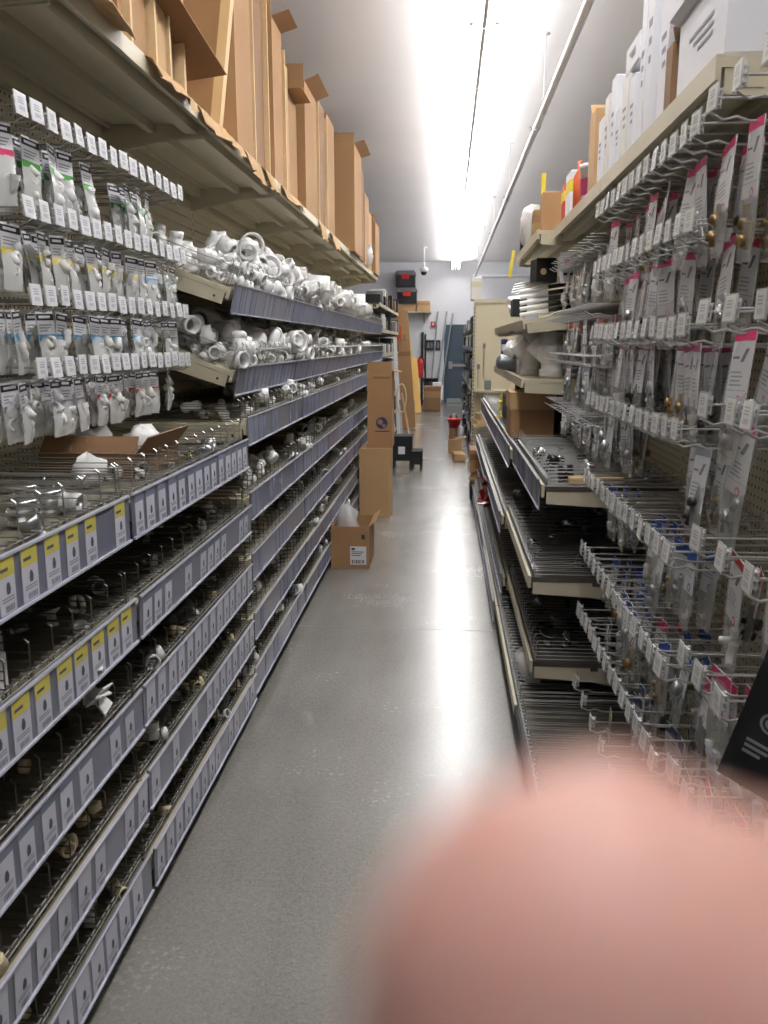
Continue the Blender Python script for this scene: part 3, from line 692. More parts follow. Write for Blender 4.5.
for i in range(3, 7):
    for k, (z, n) in enumerate(((.18, 14), (.44, 14), (.715, 12), (.99, 12), (1.315, 22))):
        ms = [['clearfit', 'pvc'], ['clearfit', 'pvc'], ['clearfit', 'steel'], ['clearfit', 'steel'], ['pvc', 'clearfit', 'pvc']][k]
        fill(-1, i, '%s bin shelf, %s' % (['floor level', 'second', 'third', 'fourth', 'fifth'][k], wh[i]), z, 0, LFR, .03, .16 if k < 4 else .3, max(4, n//(1 if i < 5 else 2)), K1, ms, .02, .034, 2)
# silver cans at the near top bin shelf
cm_ = MB(); cm_.lathe([(0, 0), (.034, 0), (.036, .004), (.036, .012), (.033, .015), (.033, .022), (.036, .025), (.036, .04), (.033, .043), (.033, .05), (.036, .053), (.036, .062), (.03, .066), (0, .066)], 16); cm_ = cm_.mesh('test_cap', ['chrome'])
for j, (x, y) in enumerate(((-1.0, 1.62), (-1.04, 1.74), (-1.0, 1.86), (-1.12, 1.7), (-1.12, 1.9), (-1.2, 1.8), (-1.0, 2.0), (-1.1, 2.06), (-.98, 1.5), (-1.22, 2.02))):
    tag(inst('ribbed_can', cm_, None, (x, y, 1.224)), 'shiny ribbed metal can, %s from the viewer on the near fifth shelf' % ORD[[1, 3, 5, 2, 6, 4, 7, 9, 0, 8][j]], 'can', 'ribbed metal cans on the near left shelf')

# ---------------------------------------------------------------- cartons
def carton(name, label, x0, x1, y0, y1, z0, z1, m='kraft', flaps=('-y', '+x'), fopen=1.9, flen=None, open_top=False, tape=True, rz=0, cat='box', th=.006):
    cx, cy = (x0+x1)/2, (y0+y1)/2; hx, hy, h = (x1-x0)/2, (y1-y0)/2, z1-z0
    t = thing(name, label, cat, (cx, cy, z0), rz)
    b = MB()
    b.box(-hx, hx, -hy, hy, 0, th); b.box(-hx, hx, -hy, -hy+th, th, h); b.box(-hx, hx, hy-th, hy, th, h)
    b.box(-hx, -hx+th, -hy+th, hy-th, th, h); b.box(hx-th, hx, -hy+th, hy-th, th, h)
    if not open_top: b.box(-hx+th, hx-th, -hy+th, hy-th, h-th*1.5, h-th*.5)
    b.build('carton_body', [m], t)
    fl = flen or min(hx, hy)*.9
    for q in flaps:
        g = MB(); ax = fopen+rnd(-.3, .3)
        if q in ('-y', '+y'):
            sgn = -1 if q == '-y' else 1
            g.box(-hx+.004, hx-.004, 0, fl, -.002, .002); g.build('flap', [m], t, (0, sgn*hy, h), ((PI-ax) if sgn < 0 else ax-PI/2*0, 0, 0) if sgn < 0 else (PI-ax-PI/2*0, 0, 0))
        else:
            sgn = 1 if q == '+x' else -1
            g.box(0, fl*sgn, -hy+.004, hy-.004, -.002, .002); g.build('flap', [m], t, (sgn*hx, 0, h), (0, sgn*(ax-PI/2)*-1+0, 0))
    if tape:
        g = MB(); g.box(-.022, .022, -hy-.0008, -hy-.0002, h*.55, h); g.build('tape', 'kraftlight', t)
    return t
def sheet(name, label, pts, th, m, cat='cardboard'):
    # thick slab from four corners
    p = [Vector(q) for q in pts]; n = (p[1]-p[0]).cross(p[3]-p[0]).normalized()*th
    b = MB(); b.add([*p, *[q+n for q in p]], [(3, 2, 1, 0), (4, 5, 6, 7), (0, 1, 5, 4), (1, 2, 6, 5), (2, 3, 7, 6), (3, 0, 4, 7)])
    o = b.build(name, m); tag(o, label, cat); return o
TZ = 2.526
C_ = [('kraft', 2.62, 2.86, 3.5, -.98, 'flat kraft carton standing nearest over the bagged rows'),
      ('kraftlight', 2.9, 3.02, 3.6, -.97, 'narrow pale carton standing beside the nearest flat carton'),
      ('kraftdark', 3.06, 3.2, 3.6, -1.0, 'narrow dark kraft carton standing behind the loose flap'),
      ('kraft', 3.98, 4.3, 3.72, -.965, 'tall kraft carton behind the wooden batten'),
      ('kraftdark', 4.34, 4.66, 3.7, -.985, 'tall dark kraft carton reaching almost to the ceiling'),
      ('kraft', 4.85, 5.12, 3.38, -.97, 'tall kraft carton with torn top flap'),
      ('kraftlight', 5.15, 5.4, 3.28, -.99, 'pale kraft carton leaning on the one with torn flap'),
      ('kraft', 5.5, 5.85, 3.2, -1.02, 'kraft carton with an open top, lower than its neighbours'),
      ('kraft', 5.9, 6.4, 3.36, -.97, 'wide kraft carton in the middle of the top row'),
      ('kraftdark', 6.45, 6.8, 3.4, -.97, 'dark kraft carton with white edge strips'),
      ('kraft', 6.85, 7.3, 3.4, -.96, 'kraft carton before the gap in the top row'),
      ('kraft', 8.3, 8.95, 3.5, -.90, 'big kraft carton past the gap with folded flap'),
      ('kraftdark', 9.0, 9.5, 3.45, -.93, 'dark kraft carton next to the big one past the gap'),
      ('kraft', 9.7, 10.2, 3.3, -.94, 'kraft carton third from the end of the top row'),
      ('kraftlight', 10.3, 10.8, 3.2, -.96, 'pale kraft carton second from the end of the top row'),
      ('kraft', 10.9, 11.5, 3.15, -.92, 'last kraft carton of the left top row')]
for j, (m, y0, y1, zt, xf, lb) in enumerate(C_):
    carton('tall_carton', lb, -1.38, xf, y0, y1, TZ, zt, m, flaps=('-y', '+x') if j in (5, 7, 8, 11) else (('-y',) if j % 3 == 0 else ()), fopen=rnd(1.6, 2.3), flen=.1, tape=j % 2 == 0)
# thin pale edges of flat panels standing between the cartons
for j, (y, zt, x) in enumerate(((2.66, 3.5, -.955), (2.88, 3.6, -.955), (3.04, 3.6, -.96), (3.23, 3.55, -.97), (3.27, 3.5, -.98), (4.32, 3.66, -.955), (4.68, 3.66, -.96), (5.135, 3.3, -.955), (6.425, 3.36, -.955), (6.82, 3.35, -.95))):
    b = MB(); b.box(-.42, 0, -.008, .008, 0, zt-TZ); tag(b.build('flat_panel', 'kraftcut', None, (x, y, TZ)), 'thin pale panel edge standing between cartons, %s along the top row' % ORD[j], 'panel')
b = MB(); b.box(-.02, .02, -.025, .025, 0, .62); tag(b.build('wooden_batten', 'wood', None, (-.965, 3.62, TZ+.006), (-.12, .1, 0)), 'pale wooden batten leaning upright beside the tall cartons', 'wood')
b = MB(); b.box(-1.3, -1.28, 3.4, 3.9, TZ, 3.5); tag(b.build('printed_board', 'offwhite'), 'greyish white board standing behind the wooden batten', 'board')
b = MB(); b.box(-.3, .0, 0, .9, 0, .006); tag(b.build('cardboard_flap', 'kraftdark', None, (-.9, 2.62, 2.80), (-.12, -.12, .0)), 'stiff cardboard flap jutting out over the aisle near the viewer', 'cardboard')
def liner(label, y0, y1, x0, x1, droop, seed):
    rg = random.Random(seed); n = 9; vs = []; fs = []
    for i in range(n):
        y = y0+(y1-y0)*i/(n-1); o = rg.uniform(-.012, .02)
        row = [(x0, y, TZ+.003), (-.956, y, TZ+.004+rg.uniform(0, .003)), (x1*.4+(-.95)*.6+o*.5, y, TZ+.004-droop*.25), (x1+o, y, TZ-droop+rg.uniform(-.012, .012))]
        vs += row+[(a, b_, c+.004) for a, b_, c in row]
    for i in range(n-1):
        for j in range(3):
            a = i*8+j; fs.append((a+4, a+12, a+13, a+5)); fs.append((a, a+1, a+9, a+8))
        a = i*8; fs.append((a+3, a+7, a+15, a+11))
    for a in (0, (n-1)*8):
        for j in range(3): fs.append((a+j, a+j+4, a+j+5, a+j+1))
    b = MB(); b.add(vs, fs); tag(b.build('cardboard_liner', 'kraftlight'), label, 'cardboard')
liner('cardboard liner drooping over the top shelf lip nearest the viewer', 2.0, 2.55, -1.2, -.90, .01, 1)
liner('cardboard liner curling over the lip below the loose flap', 2.75, 3.2, -1.2, -.915, .05, 2)
liner('cardboard liner over the lip below the wooden batten', 3.3, 3.95, -1.2, -.915, .06, 3)
liner('short cardboard liner hanging over the lip below the tall carton', 4.0, 4.3, -1.2, -.91, .1, 5)
liner('short cardboard liner hanging beside the first hanging liner', 4.4, 4.65, -1.2, -.91, .1, 6)
liner('cardboard liner under the torn carton', 4.9, 5.6, -1.2, -.92, .05, 7)
liner('narrow cardboard liner hanging in the middle of the row', 6.3, 6.6, -1.2, -.91, .12, 8)
liner('narrow cardboard liner hanging before the gap', 6.9, 7.15, -1.2, -.9, .13, 9)
soft_bag('plastic_bag', 'torn plastic wrapping dangling from the far top shelf', 'bag', (-.93, 10.05, 2.53), (.05, .12, .12), 'plasticbag', 8)

# cartons and goods at floor level on the left
def sticker(parent, x0, x1, y, z0, z1, bars=True):
    b = MB(); b.box(x0, x1, y-.0012, y-.0004, z0, z1)
    w = x1-x0; h = z1-z0
    b.box(x0+.08*w, x0+.3*w, y-.0016, y-.0012, z0+.8*h, z0+.92*h, 1)
    for k in range(3): b.box(x0+.08*w, x0+(.85-.1*k)*w, y-.0016, y-.0012, z0+(.68-.1*k)*h, z0+(.72-.1*k)*h, 1)
    x = x0+.1*w
    while x < x0+.85*w:
        g = rnd(.003, .008); b.box(x, x+g, y-.0016, y-.0012, z0+.06*h, z0+.26*h, 1); x += g+.005
    return b.build('shipping_label', ['paper', 'ink'], parent)
t = carton('small_carton', 'small open kraft carton with shipping label on the aisle floor', -.84, -.555, 5.97, 6.42, 0, .32, 'kraft', flaps=('+x',), fopen=2.2, flen=.06, open_top=True, tape=False)
sticker(t, .0, .12, -.225, .03, .17)
b = MB(); b.box(.085, .11, -.2262, -.2254, .225, .26); b.build('hand_hole', 'ink', t)
soft_bag('plastic_bag', 'clear plastic bag stuffed in the small open carton', 'bag', (-.74, 6.17, .12), (.085, .15, .16), 'plasticbag', 12)
carton('carton', 'plain kraft carton on the floor under the taller printed carton', -.825, -.53, 7.87, 8.3, 0, .66, 'kraftlight', flaps=(), tape=False)
t = carton('tall_printed_carton', 'tall narrow kraft carton with round logo standing on another carton', -.752, -.515, 7.95, 8.28, .662, 1.40, 'kraft', flaps=('-y', '+x'), fopen=1.5, flen=.08, tape=False)
b = MB(); b.lathe([(0, 0), (.055, 0)], 24, T=Tr(.02, -.1662, .24, rx=PI/2)); b.build('round_logo', 'navy', t)
b = MB(); b.lathe([(0, 0), (.03, 0)], 5, T=Tr(.005, -.1668, .25, rx=PI/2)); b.lathe([(0, 0), (.018, 0)], 6, T=Tr(.04, -.1668, .215, rx=PI/2)); b.box(-.045, .095, -.1664, -.1658, .155, .165, 1); b.build('logo_print', ['kraft', 'navy'], t)
b = MB(); b.box(-.06, .1, -.1664, -.166, .66, .68); b.build('carton_print', 'kraftdark', t)

# ---------------------------------------------------------------- far left: second shelving run and leaning things
def pkg(name, label, cat, x0, x1, y0, y1, z0, z1, m, rz=0, group=None, band=None):
    cx, cy = (x0+x1)/2, (y0+y1)/2; hx, hy, h = (x1-x0)/2, (y1-y0)/2, z1-z0; e = min(hx, hy, h/2)*.12
    b = MB(); v = []
    for (k, zz) in ((1, 0), (0, e), (0, h-e), (1, h)):
        a, c = hx-(e if k else 0), hy-(e if k else 0)
        v += [(-a, -c, zz), (a, -c, zz), (a, c, zz), (-a, c, zz)]
    fs = [(3, 2, 1, 0), (12, 13, 14, 15)]
    for i in range(3):
        for k in range(4): fs.append((i*4+k, i*4+(k+1) % 4, i*4+4+(k+1) % 4, i*4+4+k))
    b.add(v, fs)
    o = b.build(name, m, None, (cx, cy, z0), (0, 0, rz)); tag(o, label, cat, group)
    if band:
        g = MB(); g.box(-hx-.0008, hx+.0008, -hy-.0008, hy+.0008, h*.55, h*.8); g.build('printed_band', band, o)
    return o
FARL = [11.72, 13.2, 14.7, 16.2]
for q in range(3):
    y0, y1 = FARL[q], FARL[q+1]; nmq = ['nearest', 'middle', 'farthest'][q]
    t = thing('gondola_bay', 'far left shelving bay of mixed dark goods, %s of three' % nmq, 'shelving', (LBK, y0, 0))
    MB().box(-.02, 0, .01, y1-y0-.01, 0, 2.3).build('back_panel', 'beige', t); inst('upright', UPR, t, (.0, 0, 0)); MB().box(0, .5, .01, y1-y0-.01, 0, .08).build('base', 'blackmatte', t)
    for k, z in enumerate((.1, .45, .8, 1.15, 1.5, 1.85, 2.2)):
        shelf(-1, y0, y1, z, -.93, 'far left goods shelf, %s from floor, %s far bay' % (ORD[k], nmq), wires=False, deckmat='deckdark')
        for j in range(5):
            yy = y0+.08+j*(y1-y0-.1)/5; w = rnd(.12, .2); h = rnd(.12, .24)
            pkg('goods_package', 'small %s package on %s far left goods shelf, %s bay' % (('dark', ORD[k], nmq)), 'package', -1.15, -.95+rnd(0, .06), yy, yy+w, z+.001, z+h, random.choice(('blackmatte', 'black', 'kraftdark', 'offwhite', 'greypole', 'black')), group='dark packages on the far left shelves')
for o in list(C.objects):
    if o.name.startswith('goods_package'):
        mm = o.data.materials[0].name
        o['label'] = o['label'].replace('small dark', 'small ' + {'blackmatte': 'dull black', 'black': 'black', 'kraftdark': 'brown', 'offwhite': 'whitish', 'greypole': 'grey'}[mm])
# leaning long items
def lean(name, label, cat, p0, p1, w, d, m):
    a, c = Vector(p0), Vector(p1); ax = (c-a); L = ax.length; ax.normalize()
    x = Vector((1, 0, 0)); x = (x-ax*x.dot(ax)).normalized(); y = ax.cross(x)
    R_ = Matrix((x, y, ax)).transposed().to_4x4()
    b = MB(); b.box(-w/2, w/2, -d/2, d/2, 0, L); o = b.build(name, m); o.matrix_world = Matrix.Translation(a) @ R_; tag(o, label, cat); return o, L
o, L_ = lean('long_carton', 'long brown carton leaning against the far left shelving', 'box', (-.72, 16.35, .012), (-.90, 16.6, 2.25), .26, .1, 'kraft')
g = MB(); g.box(-.1302, .1302, -.0505, -.0500, L_*.62, L_*.66); g.box(-.04, .06, -.0505, -.05, L_*.75, L_*.8); g.build('carton_print', 'kraftdark', o)
o, L_ = lean('white_trim', 'white trim board standing upright beside the long brown carton', 'board', (-.80, 14.2, .01), (-.88, 14.3, 1.75), .06, .03, 'pvc')
b = MB(); pts = [(-.76+.08*math.sin(a)*1.0, 14.18, .74+.24*math.cos(a)) for a in [i*2*PI/20 for i in range(21)]]; b.tube(pts, .012, 6); tag(b.build('hose_loop', 'cpvc'), 'pale looped hose hanging by the white trim board', 'hose')
lean('wooden_batten', 'thin pale stick leaning below the hose loop', 'wood', (-.68, 15.4, .01), (-.82, 15.5, .75), .03, .02, 'wood')
o, L_ = lean('yellow_board', 'yellow plywood plank leaning by the far cartons', 'board', (-.66, 20.0, .02), (-.80, 20.6, 1.3), .15, .03, 'woodyellow')
lean('yellow_board', 'narrow yellow level leaning behind the plywood plank', 'tool', (-.72, 20.9, .02), (-.98, 21.2, 1.9), .08, .03, 'yellow')
t = thing('fire_extinguisher', 'red fire extinguisher behind the leaning yellow plank', 'extinguisher', (-.72, 22.6, .75))
MB().lathe([(0, 0), (.085, 0), (.09, .02), (.09, .42), (.06, .5), (.03, .52), (0, .52)], 14).build('tank', 'red', t)
b = MB(); b.box(-.02, .02, -.08, .03, .52, .56); b.tube([(0, 0, .54), (.1, 0, .5), (.12, 0, .2)], .012, 6); b.build('valve', 'black', t)
MB().box(-.03, .03, .09, .88, .1, .3).build('wall_bracket', 'black', t)
pkg('orange_package', 'orange red package hung high on the far left shelving end', 'package', -.99, -.87, 16.25, 16.35, 1.72, 1.99, 'orange')
t = thing('step_stool', 'black plastic two step stool on the aisle floor', 'stool', (-.51, 11.0, 0))
def step(nm, x0, x1, h, d):
    b = MB(); b.box(x0, x1, 0, d, h-.03, h); b.build('step_top', 'blackmatte', t)
    b = MB(); b.box(x0-.0, x0+.03, .01, .05, 0, h-.03); b.box(x1-.03, x1, .01, .05, 0, h-.03); b.box(x0, x0+.03, d-.05, d-.01, 0, h-.03); b.box(x1-.03, x1, d-.05, d-.01, 0, h-.03); b.build('legs_' + nm, 'blackmatte', t)
    b = MB(); b.box(x0+.03, x1-.03, .012, .03, h*.25, h-.03); b.build('riser', 'black', t)
step('high', -.2, .06, .44, .34); step('low', .06, .2, .24, .34)
for o in t.children:
    if o.name.startswith('legs_'): o.name = 'leg_frame'
MB().box(-.12, -.03, .009, .0118, .2, .3).build('sticker', 'paper', t)
pkg('carton', 'brown printed carton on the floor before the exit door', 'box', -.56, -.14, 20.65, 21.1, 0, .62, 'kraftdark', band='kraft')
pkg('white_tray', 'white tray lying on the brown carton by the exit door', 'tray', -.34, -.12, 20.7, 21.0, .622, .70, 'whiteplastic')
t = thing('trash_can', 'black round trash can behind the brown carton by the door', 'bin', (-.42, 22.4, 0))
MB().lathe([(0, .0), (.15, 0), (.2, .72), (.17, .72), (.13, .03), (0, .03)], 16).build('can_body', 'black', t); MB().lathe([(.19, .70), (.22, .70), (.22, .74), (.17, .74)], 16, closed=True).build('rim', 'blackmatte', t)
for j, (a, c, r, m, lb) in enumerate((((-.45, 22.0, .01), (-.26, 23.44, 2.5), .022, 'greypole', 'grey metal pole leaning on the back wall, left of three'),
    ((-.3, 21.9, .01), (-.02, 23.44, 2.5), .026, 'greypole', 'grey metal pole leaning on the back wall, middle of three'),
    ((-.2, 21.9, .01), (.14, 23.43, 2.45), .022, 'greypole', 'grey metal pole leaning across the door frame, right of three'),
    ((-.68, 23.0, .01), (-.68, 23.44, 1.95), .035, 'blackmatte', 'dark pipe standing against the back wall, left of a pair'),
    ((-.58, 23.0, .01), (-.60, 23.44, 1.9), .025, 'blackmatte', 'dark pipe standing against the back wall, right of a pair'),
    ((-.17, 21.6, .01), (-.05, 22.9, 1.1), .02, 'pvc', 'white plastic pipe leaning beside the exit door'))):
    b = MB(); b.tube([a, c], r, 8); b.lathe([(r*1.01, 0), (r*1.25, 0), (r*1.25, .05), (r*1.01, .05)], 8, T=Tr(*a)); tag(b.build('leaning_pole', m), lb, 'pole')
t = thing('alarm_sign', 'small red fire alarm box on the back wall', 'alarm', (-.39, YB, 2.16))
MB().box(-.065, .065, -.05, 0, -.075, .075).build('housing', 'red', t); MB().box(-.03, .03, -.054, -.05, -.02, .045).build('pull_handle', 'paper', t)
t = thing('wall_board', 'dark grey board mounted on the back wall by the door', 'board', (-.385, YB, 1.6))
MB().box(-.2, .2, -.03, 0, -.14, .14).build('panel', 'blackmatte', t); b = MB()
for k in range(4): b.box(-.16+.09*k, -.1+.09*k, -.034, -.03, -.08, .08)
b.build('plates', 'greypole', t)
t = thing('wall_shelf', 'beige wall shelf high on the back wall below black crates', 'shelf', (-.95, YB, 2.5))
MB().box(-.6, .5, -.5, 0, -.03, 0).build('board', 'beige', t)
for x in (-.4, .3):
    b = MB(); b.add([(x, 0, -.03), (x, -.4, -.03), (x, 0, -.3), (x+.02, 0, -.03), (x+.02, -.4, -.03), (x+.02, 0, -.3)], [(0, 2, 1), (3, 4, 5), (0, 1, 4, 3), (1, 2, 5, 4), (0, 3, 5, 2)]); b.build('bracket', 'beige_dark', t)
pkg('carton', 'flat tan carton under the black crates on the wall shelf', 'box', -1.42, -.86, 23.05, 23.45, 2.502, 2.70, 'kraftlight')
pkg('carton', 'small tan carton at the right end of the wall shelf', 'box', -.83, -.48, 23.05, 23.45, 2.502, 2.78, 'kraftlight', band='kraft')
for j, (z, x) in enumerate(((2.702, -1.1), (3.14, -1.14))):
    t = thing('tool_crate', 'black storage crate with red latch, %s of two stacked high at back' % ('lower', 'upper')[j], 'crate', (x, 23.2, z))
    MB().box(-.26, .26, -.2, .2, 0, .3).build('crate_body', 'black', t)
    b = MB(); b.box(-.28, .28, -.22, .22, .3, .34); b.box(-.27, .27, -.21, .21, .355, .38); b.box(-.24, .24, -.19, .19, .39, .42); b.box(-.2, .2, -.15, .15, .34, .39); b.build('lid', 'greypole', t)
    MB().box(-.1, .1, -.24, -.2, .2, .33).build('latch', 'red', t)

# ---------------------------------------------------------------- far right shelving run
FR = [10.95, 12.5, 14.1, 15.7, 17.3, 18.9]
t = thing('pegboard_end', 'cream pegboard end panel of the far right shelving', 'panel', (.33, 10.9, 0))
o = MB().box(.02, .62, 0, .02, .28, 2.15).build('pegboard', 'pegcream', t); uv = o.data.uv_layers.new(name='UVMap')
for lp in o.data.loops:
    co = o.data.vertices[lp.vertex_index].co; uv.data[lp.index].uv = (co.x, co.z)
b = MB(); b.box(0, .03, -.015, .03, 0, 2.2)
for k in range(40): b.box(.008, .022, -.0158, -.015, .2+k*.048, .222+k*.048, 1)
b.build('upright', ['beige', 'ink'], t); MB().box(.62, .65, -.015, .03, 0, 2.2).build('upright', 'beige', t); MB().box(.03, .62, -.012, .03, 2.15, 2.2).build('top_rail', 'beige', t)
b = MB(); b.box(.02, .6, -.42, -.001, 1.05, 1.075); b.build('end_shelf', 'beige', t); b = MB(); b.box(.02, .6, -.42, -.001, .62, .645); b.build('end_shelf', 'beige', t); b = MB(); b.box(.02, .6, -.4, -.001, .0, .08); b.build('end_base', 'blackmatte', t)
for j, (x, z) in enumerate(((.47, 1.62), (.40, 1.36))):
    b = MB(); b.tube([(x, 10.885, z), (x, 10.78, z)], .006, 5); b.box(x-.018, x+.018, 10.772, 10.78, z-.03, z+.03); b.tube([(x, 10.88, z), (x, 10.88, z-.42)], .004, 4)
    tag(b.build('empty_hook', 'greypole'), 'empty grey hook on the cream pegboard end, %s of two' % ('upper', 'lower')[j], 'hook')
for q in range(5):
    y0, y1 = FR[q], FR[q+1]
    t = thing('gondola_bay', 'far right shelving bay past the cream pegboard, %s of five' % ORD[q], 'shelving', (.95, y1, 0), PI)
    MB().box(-.02, 0, .01, y1-y0-.01, 0, 2.15).build('back_panel', 'beige', t); inst('upright', UPR, t, (0, 0, 0), (0, 0, 0), (1, 1, .93)); MB().box(0, .6, .01, y1-y0-.01, 0, .08).build('base', 'blackmatte', t)
    for k, z in enumerate((.1, .4, .7, 1.0, 1.3, 1.6, 1.85)):
        shelf(1, y0, y1, z, .345, 'far right goods shelf, %s from floor, %s bay past pegboard' % (ORD[k], ORD[q]), wires=False, deckmat='deckdark', back=.95, lipmat='railgrey' if k % 2 else 'blackmatte')
        for j in range(4):
            yy = y0+.08+j*(y1-y0-.1)/4; h = rnd(.1, .2)
            m = random.choice(('blackmatte', 'greypole', 'offwhite', 'black', 'greypole'))
            pkg('goods_parcel', 'small %s parcel on %s far right goods shelf, %s bay' % ({'blackmatte': 'dull black', 'black': 'black', 'offwhite': 'whitish', 'greypole': 'grey'}[m], ORD[k], ORD[q]), 'package', .33+rnd(0, .05), .55, yy, yy+rnd(.15, .28), z+.001, z+h, m, group='parcels on the far right shelves')
pkg('carton', 'cream carton on top of the far right shelving corner', 'box', .30, .43, 11.0, 11.4, 2.2, 2.48, 'offwhite', band='beige')
pkg('goods_parcel', 'grey parcel hanging near the cream pegboard edge', 'package', .48, .56, 10.6, 10.75, 1.08, 1.2, 'greypole')
for j, (x0, x1, z0, z1, lb) in enumerate(((.36, .5, .647, .70, 'flat pale wooden block on the low end shelf, bottom one'), (.4, .52, .702, .78, 'pale wooden block on top of the flat block'))):
    pkg('wood_block', lb, 'wood', x0, x1, 10.5, 10.8, z0, z1, 'wood', .2)
# floor clutter on the right
pkg('tote', 'low black tote on the floor beyond the right shelves', 'tote', .27, .42, 8.85, 9.2, 0, .15, 'black')
soft_bag('crumpled_paper', 'crumpled brown paper between the black tote and carton', 'paper', (.345, 9.0, .15), (.08, .16, .06), 'kraftlight', 21, .3)
pkg('carton', 'kraft carton stacked over crumpled paper beyond the right shelves', 'box', .26, .42, 8.85, 9.25, .29, .54, 'kraft', band='kraftdark')
soft_bag('plastic_bag', 'white plastic scrap lying by the black tote', 'bag', (.36, 8.79, 0), (.06, .04, .11), 'plasticbag', 22, .3)
pkg('carton', 'small shallow carton on the floor, nearest of the far right clutter', 'box', .11, .27, 11.75, 12.1, 0, .11, 'kraftlight', .1)
carton('carton', 'open kraft tray on the floor under the red tub', .04, .26, 12.85, 13.2, 0, .19, 'kraftlight', flaps=('+x',), open_top=False, tape=False, flen=.06)
pkg('carton', 'brown carton standing on the open kraft tray', 'box', .05, .15, 12.9, 13.1, .2, .36, 'kraftdark')
b = MB(); b.lathe([(0, 0), (.075, 0), (.1, .12), (.11, .12), (.11, .14), (.095, .14), (.07, .02), (0, .02)], 14); tag(b.build('red_tub', 'red', None, (.13, 13.0, .362)), 'red plastic tub on the floor clutter by the far right shelves', 'tub')
soft_bag('plastic_bag', 'clear crumpled bag beside the red tub', 'bag', (.22, 13.0, .2), (.06, .1, .1), 'plasticbag', 23)
b = MB(); b.tube([(.14, 14.6, 0), (.14, 14.6, .45)], .03, 8); tag(b.build('white_tube', 'pvc'), 'short white tube standing on the floor behind the red tub', 'tube')
b = MB(); b.lathe([(0, 0), (.08, 0), (.08, .3), (.05, .34), (0, .34)], 12); tag(b.build('red_canister', 'darkred', None, (.14, 15.6, 0)), 'dark red canister on the floor near the exit door', 'can')

# ---------------------------------------------------------------- right shelf goods
lidded = carton('carton', 'brown lidded carton standing on the right bin shelf', .385, .64, 5.0, 5.35, 1.1, 1.30, 'kraft', flaps=(), tape=False)
b = MB(); b.box(-.134, .134, -.182, .182, .165, .265); b.build('carton_lid', 'kraftlight', lidded)
def wye(label, x, y, z, s, rz):
    t = thing('pipe_wye', label, 'fitting', (x, y, z), rz)
    b = MB(); b.lathe([(.6, 0), (.78, 0), (.78, .5), (.66, .55), (.66, .9), (1, 1.3), (1.02, 2.0), (.95, 2.1), (.72, 2.3), (.72, 2.9), (.6, 2.9)], 18)
    b.v = [(p[0]*s, p[1]*s, p[2]*s) for p in b.v]; b.build('wye_body', 'pvc', t)
    b = MB(); b.lathe([(.5, 0), (.64, 0), (.64, 1.1), (.5, 1.1)], 14, T=Tr(-.4, 0, 1.5, ry=-.8), closed=True); b.v = [(p[0]*s, p[1]*s, p[2]*s) for p in b.v]; b.build('wye_branch', 'pvc', t)
    b = MB()
    for q in (.1, .35): b.lathe([(.78, q), (.8, q+.03), (.78, q+.06)], 18)
    b.v = [(p[0]*s, p[1]*s, p[2]*s) for p in b.v]; b.build('hub_rib', 'offwhite', t)
wye('white plastic wye, left of the pair on the upper right shelf', .52, 5.25, 1.457, .09, .4); wye('white plastic wye, right of the pair on the upper right shelf', .60, 4.92, 1.457, .088, -.3)
b = MB()
for k in range(7): b.lathe([(.045, k*.032), (.05, k*.032+.008), (.05, k*.032+.02), (.045, k*.032+.028)], 14)
b.lathe([(0, .222), (.05, .222), (.05, .23), (.0, .235)], 14); tag(b.build('ribbed_drum', 'greypole', None, (.72, 4.78, 1.457)), 'grey ribbed drum standing right of the white wyes', 'drum')
b = MB(); b.lathe([(0, 0), (.047, 0), (.05, .02), (.05, .15), (.035, .17), (0, .17)], 16); o = b.build('grey_drum', 'greypole', None, (.5, 5.7, 1.505), (0, -1.4, .2)); tag(o, 'grey drum lying tilted left of the white wyes', 'drum')
b = MB(); b.lathe([(0, 0), (.05, 0), (.05, .06), (.03, .075), (0, .075)], 14); tag(b.build('white_bottle', 'pvc', None, (.44, 5.5, 1.60), (0, -1.1, 0)), 'white round bottle resting above the tilted grey drum', 'bottle')
for j in range(4): pkg('white_pack', 'white striped pack on the upper right shelf, %s of four' % ORD[j], 'package', .46, .58, 5.45+.13*j, 5.56+.13*j, 1.457, 1.63, 'paper', band='inkgrey')
pkg('blue_pack', 'dark blue and white pouch hanging left of the wyes', 'package', .385, .42, 5.95, 6.1, 1.5, 1.68, 'navy', band='paper')
pkg('black_bundle', 'black bundle on the upper right shelf behind the brown carton', 'package', .4, .7, 5.6, 6.0, 1.1, 1.32, 'blackmatte')
pkg('black_bundle', 'long black sleeve lying over the brown carton', 'package', .45, .8, 5.45, 5.58, 1.14, 1.40, 'black')
# sloping shelf: black and white rods, pouches
for j in range(5):
    b = MB(); b.tube([(0, 0, 0), (.16, 0, .026)], .012, 8, 0); b.tube([(.16, 0, .026), (.42, 0, .068)], .0115, 8, 1)
    tag(b.build('striped_rod', ['pvc', 'abs'], None, (.415, 4.95+.012*j, 1.81+.033*j)), 'white ended black rod lying in the pile, %s from bottom' % ORD[j], 'rod')
pkg('black_pouch', 'black square pouch at the front of the striped rods', 'pouch', .385, .47, 5.12, 5.28, 1.81, 1.91, 'blackmatte')
t = pkg('black_pouch', 'black pouch with round tan sticker above the striped rods', 'pouch', .48, .60, 4.88, 5.0, 1.985, 2.12, 'black', .2)
b = MB(); b.lathe([(0, 0), (.018, 0)], 14, T=Tr(-.02, -.0608, .06, rx=PI/2)); b.build('round_sticker', 'kraftcut', t)
t = pkg('price_card', 'white card with orange print leaning above the striped rods', 'card', .60, .69, 4.7, 4.712, 1.97, 2.13, 'paper')
b = MB(); b.box(-.022, .022, -.0072, -.0062, .1, .125); b.build('orange_print', 'orange', t)
b = MB()
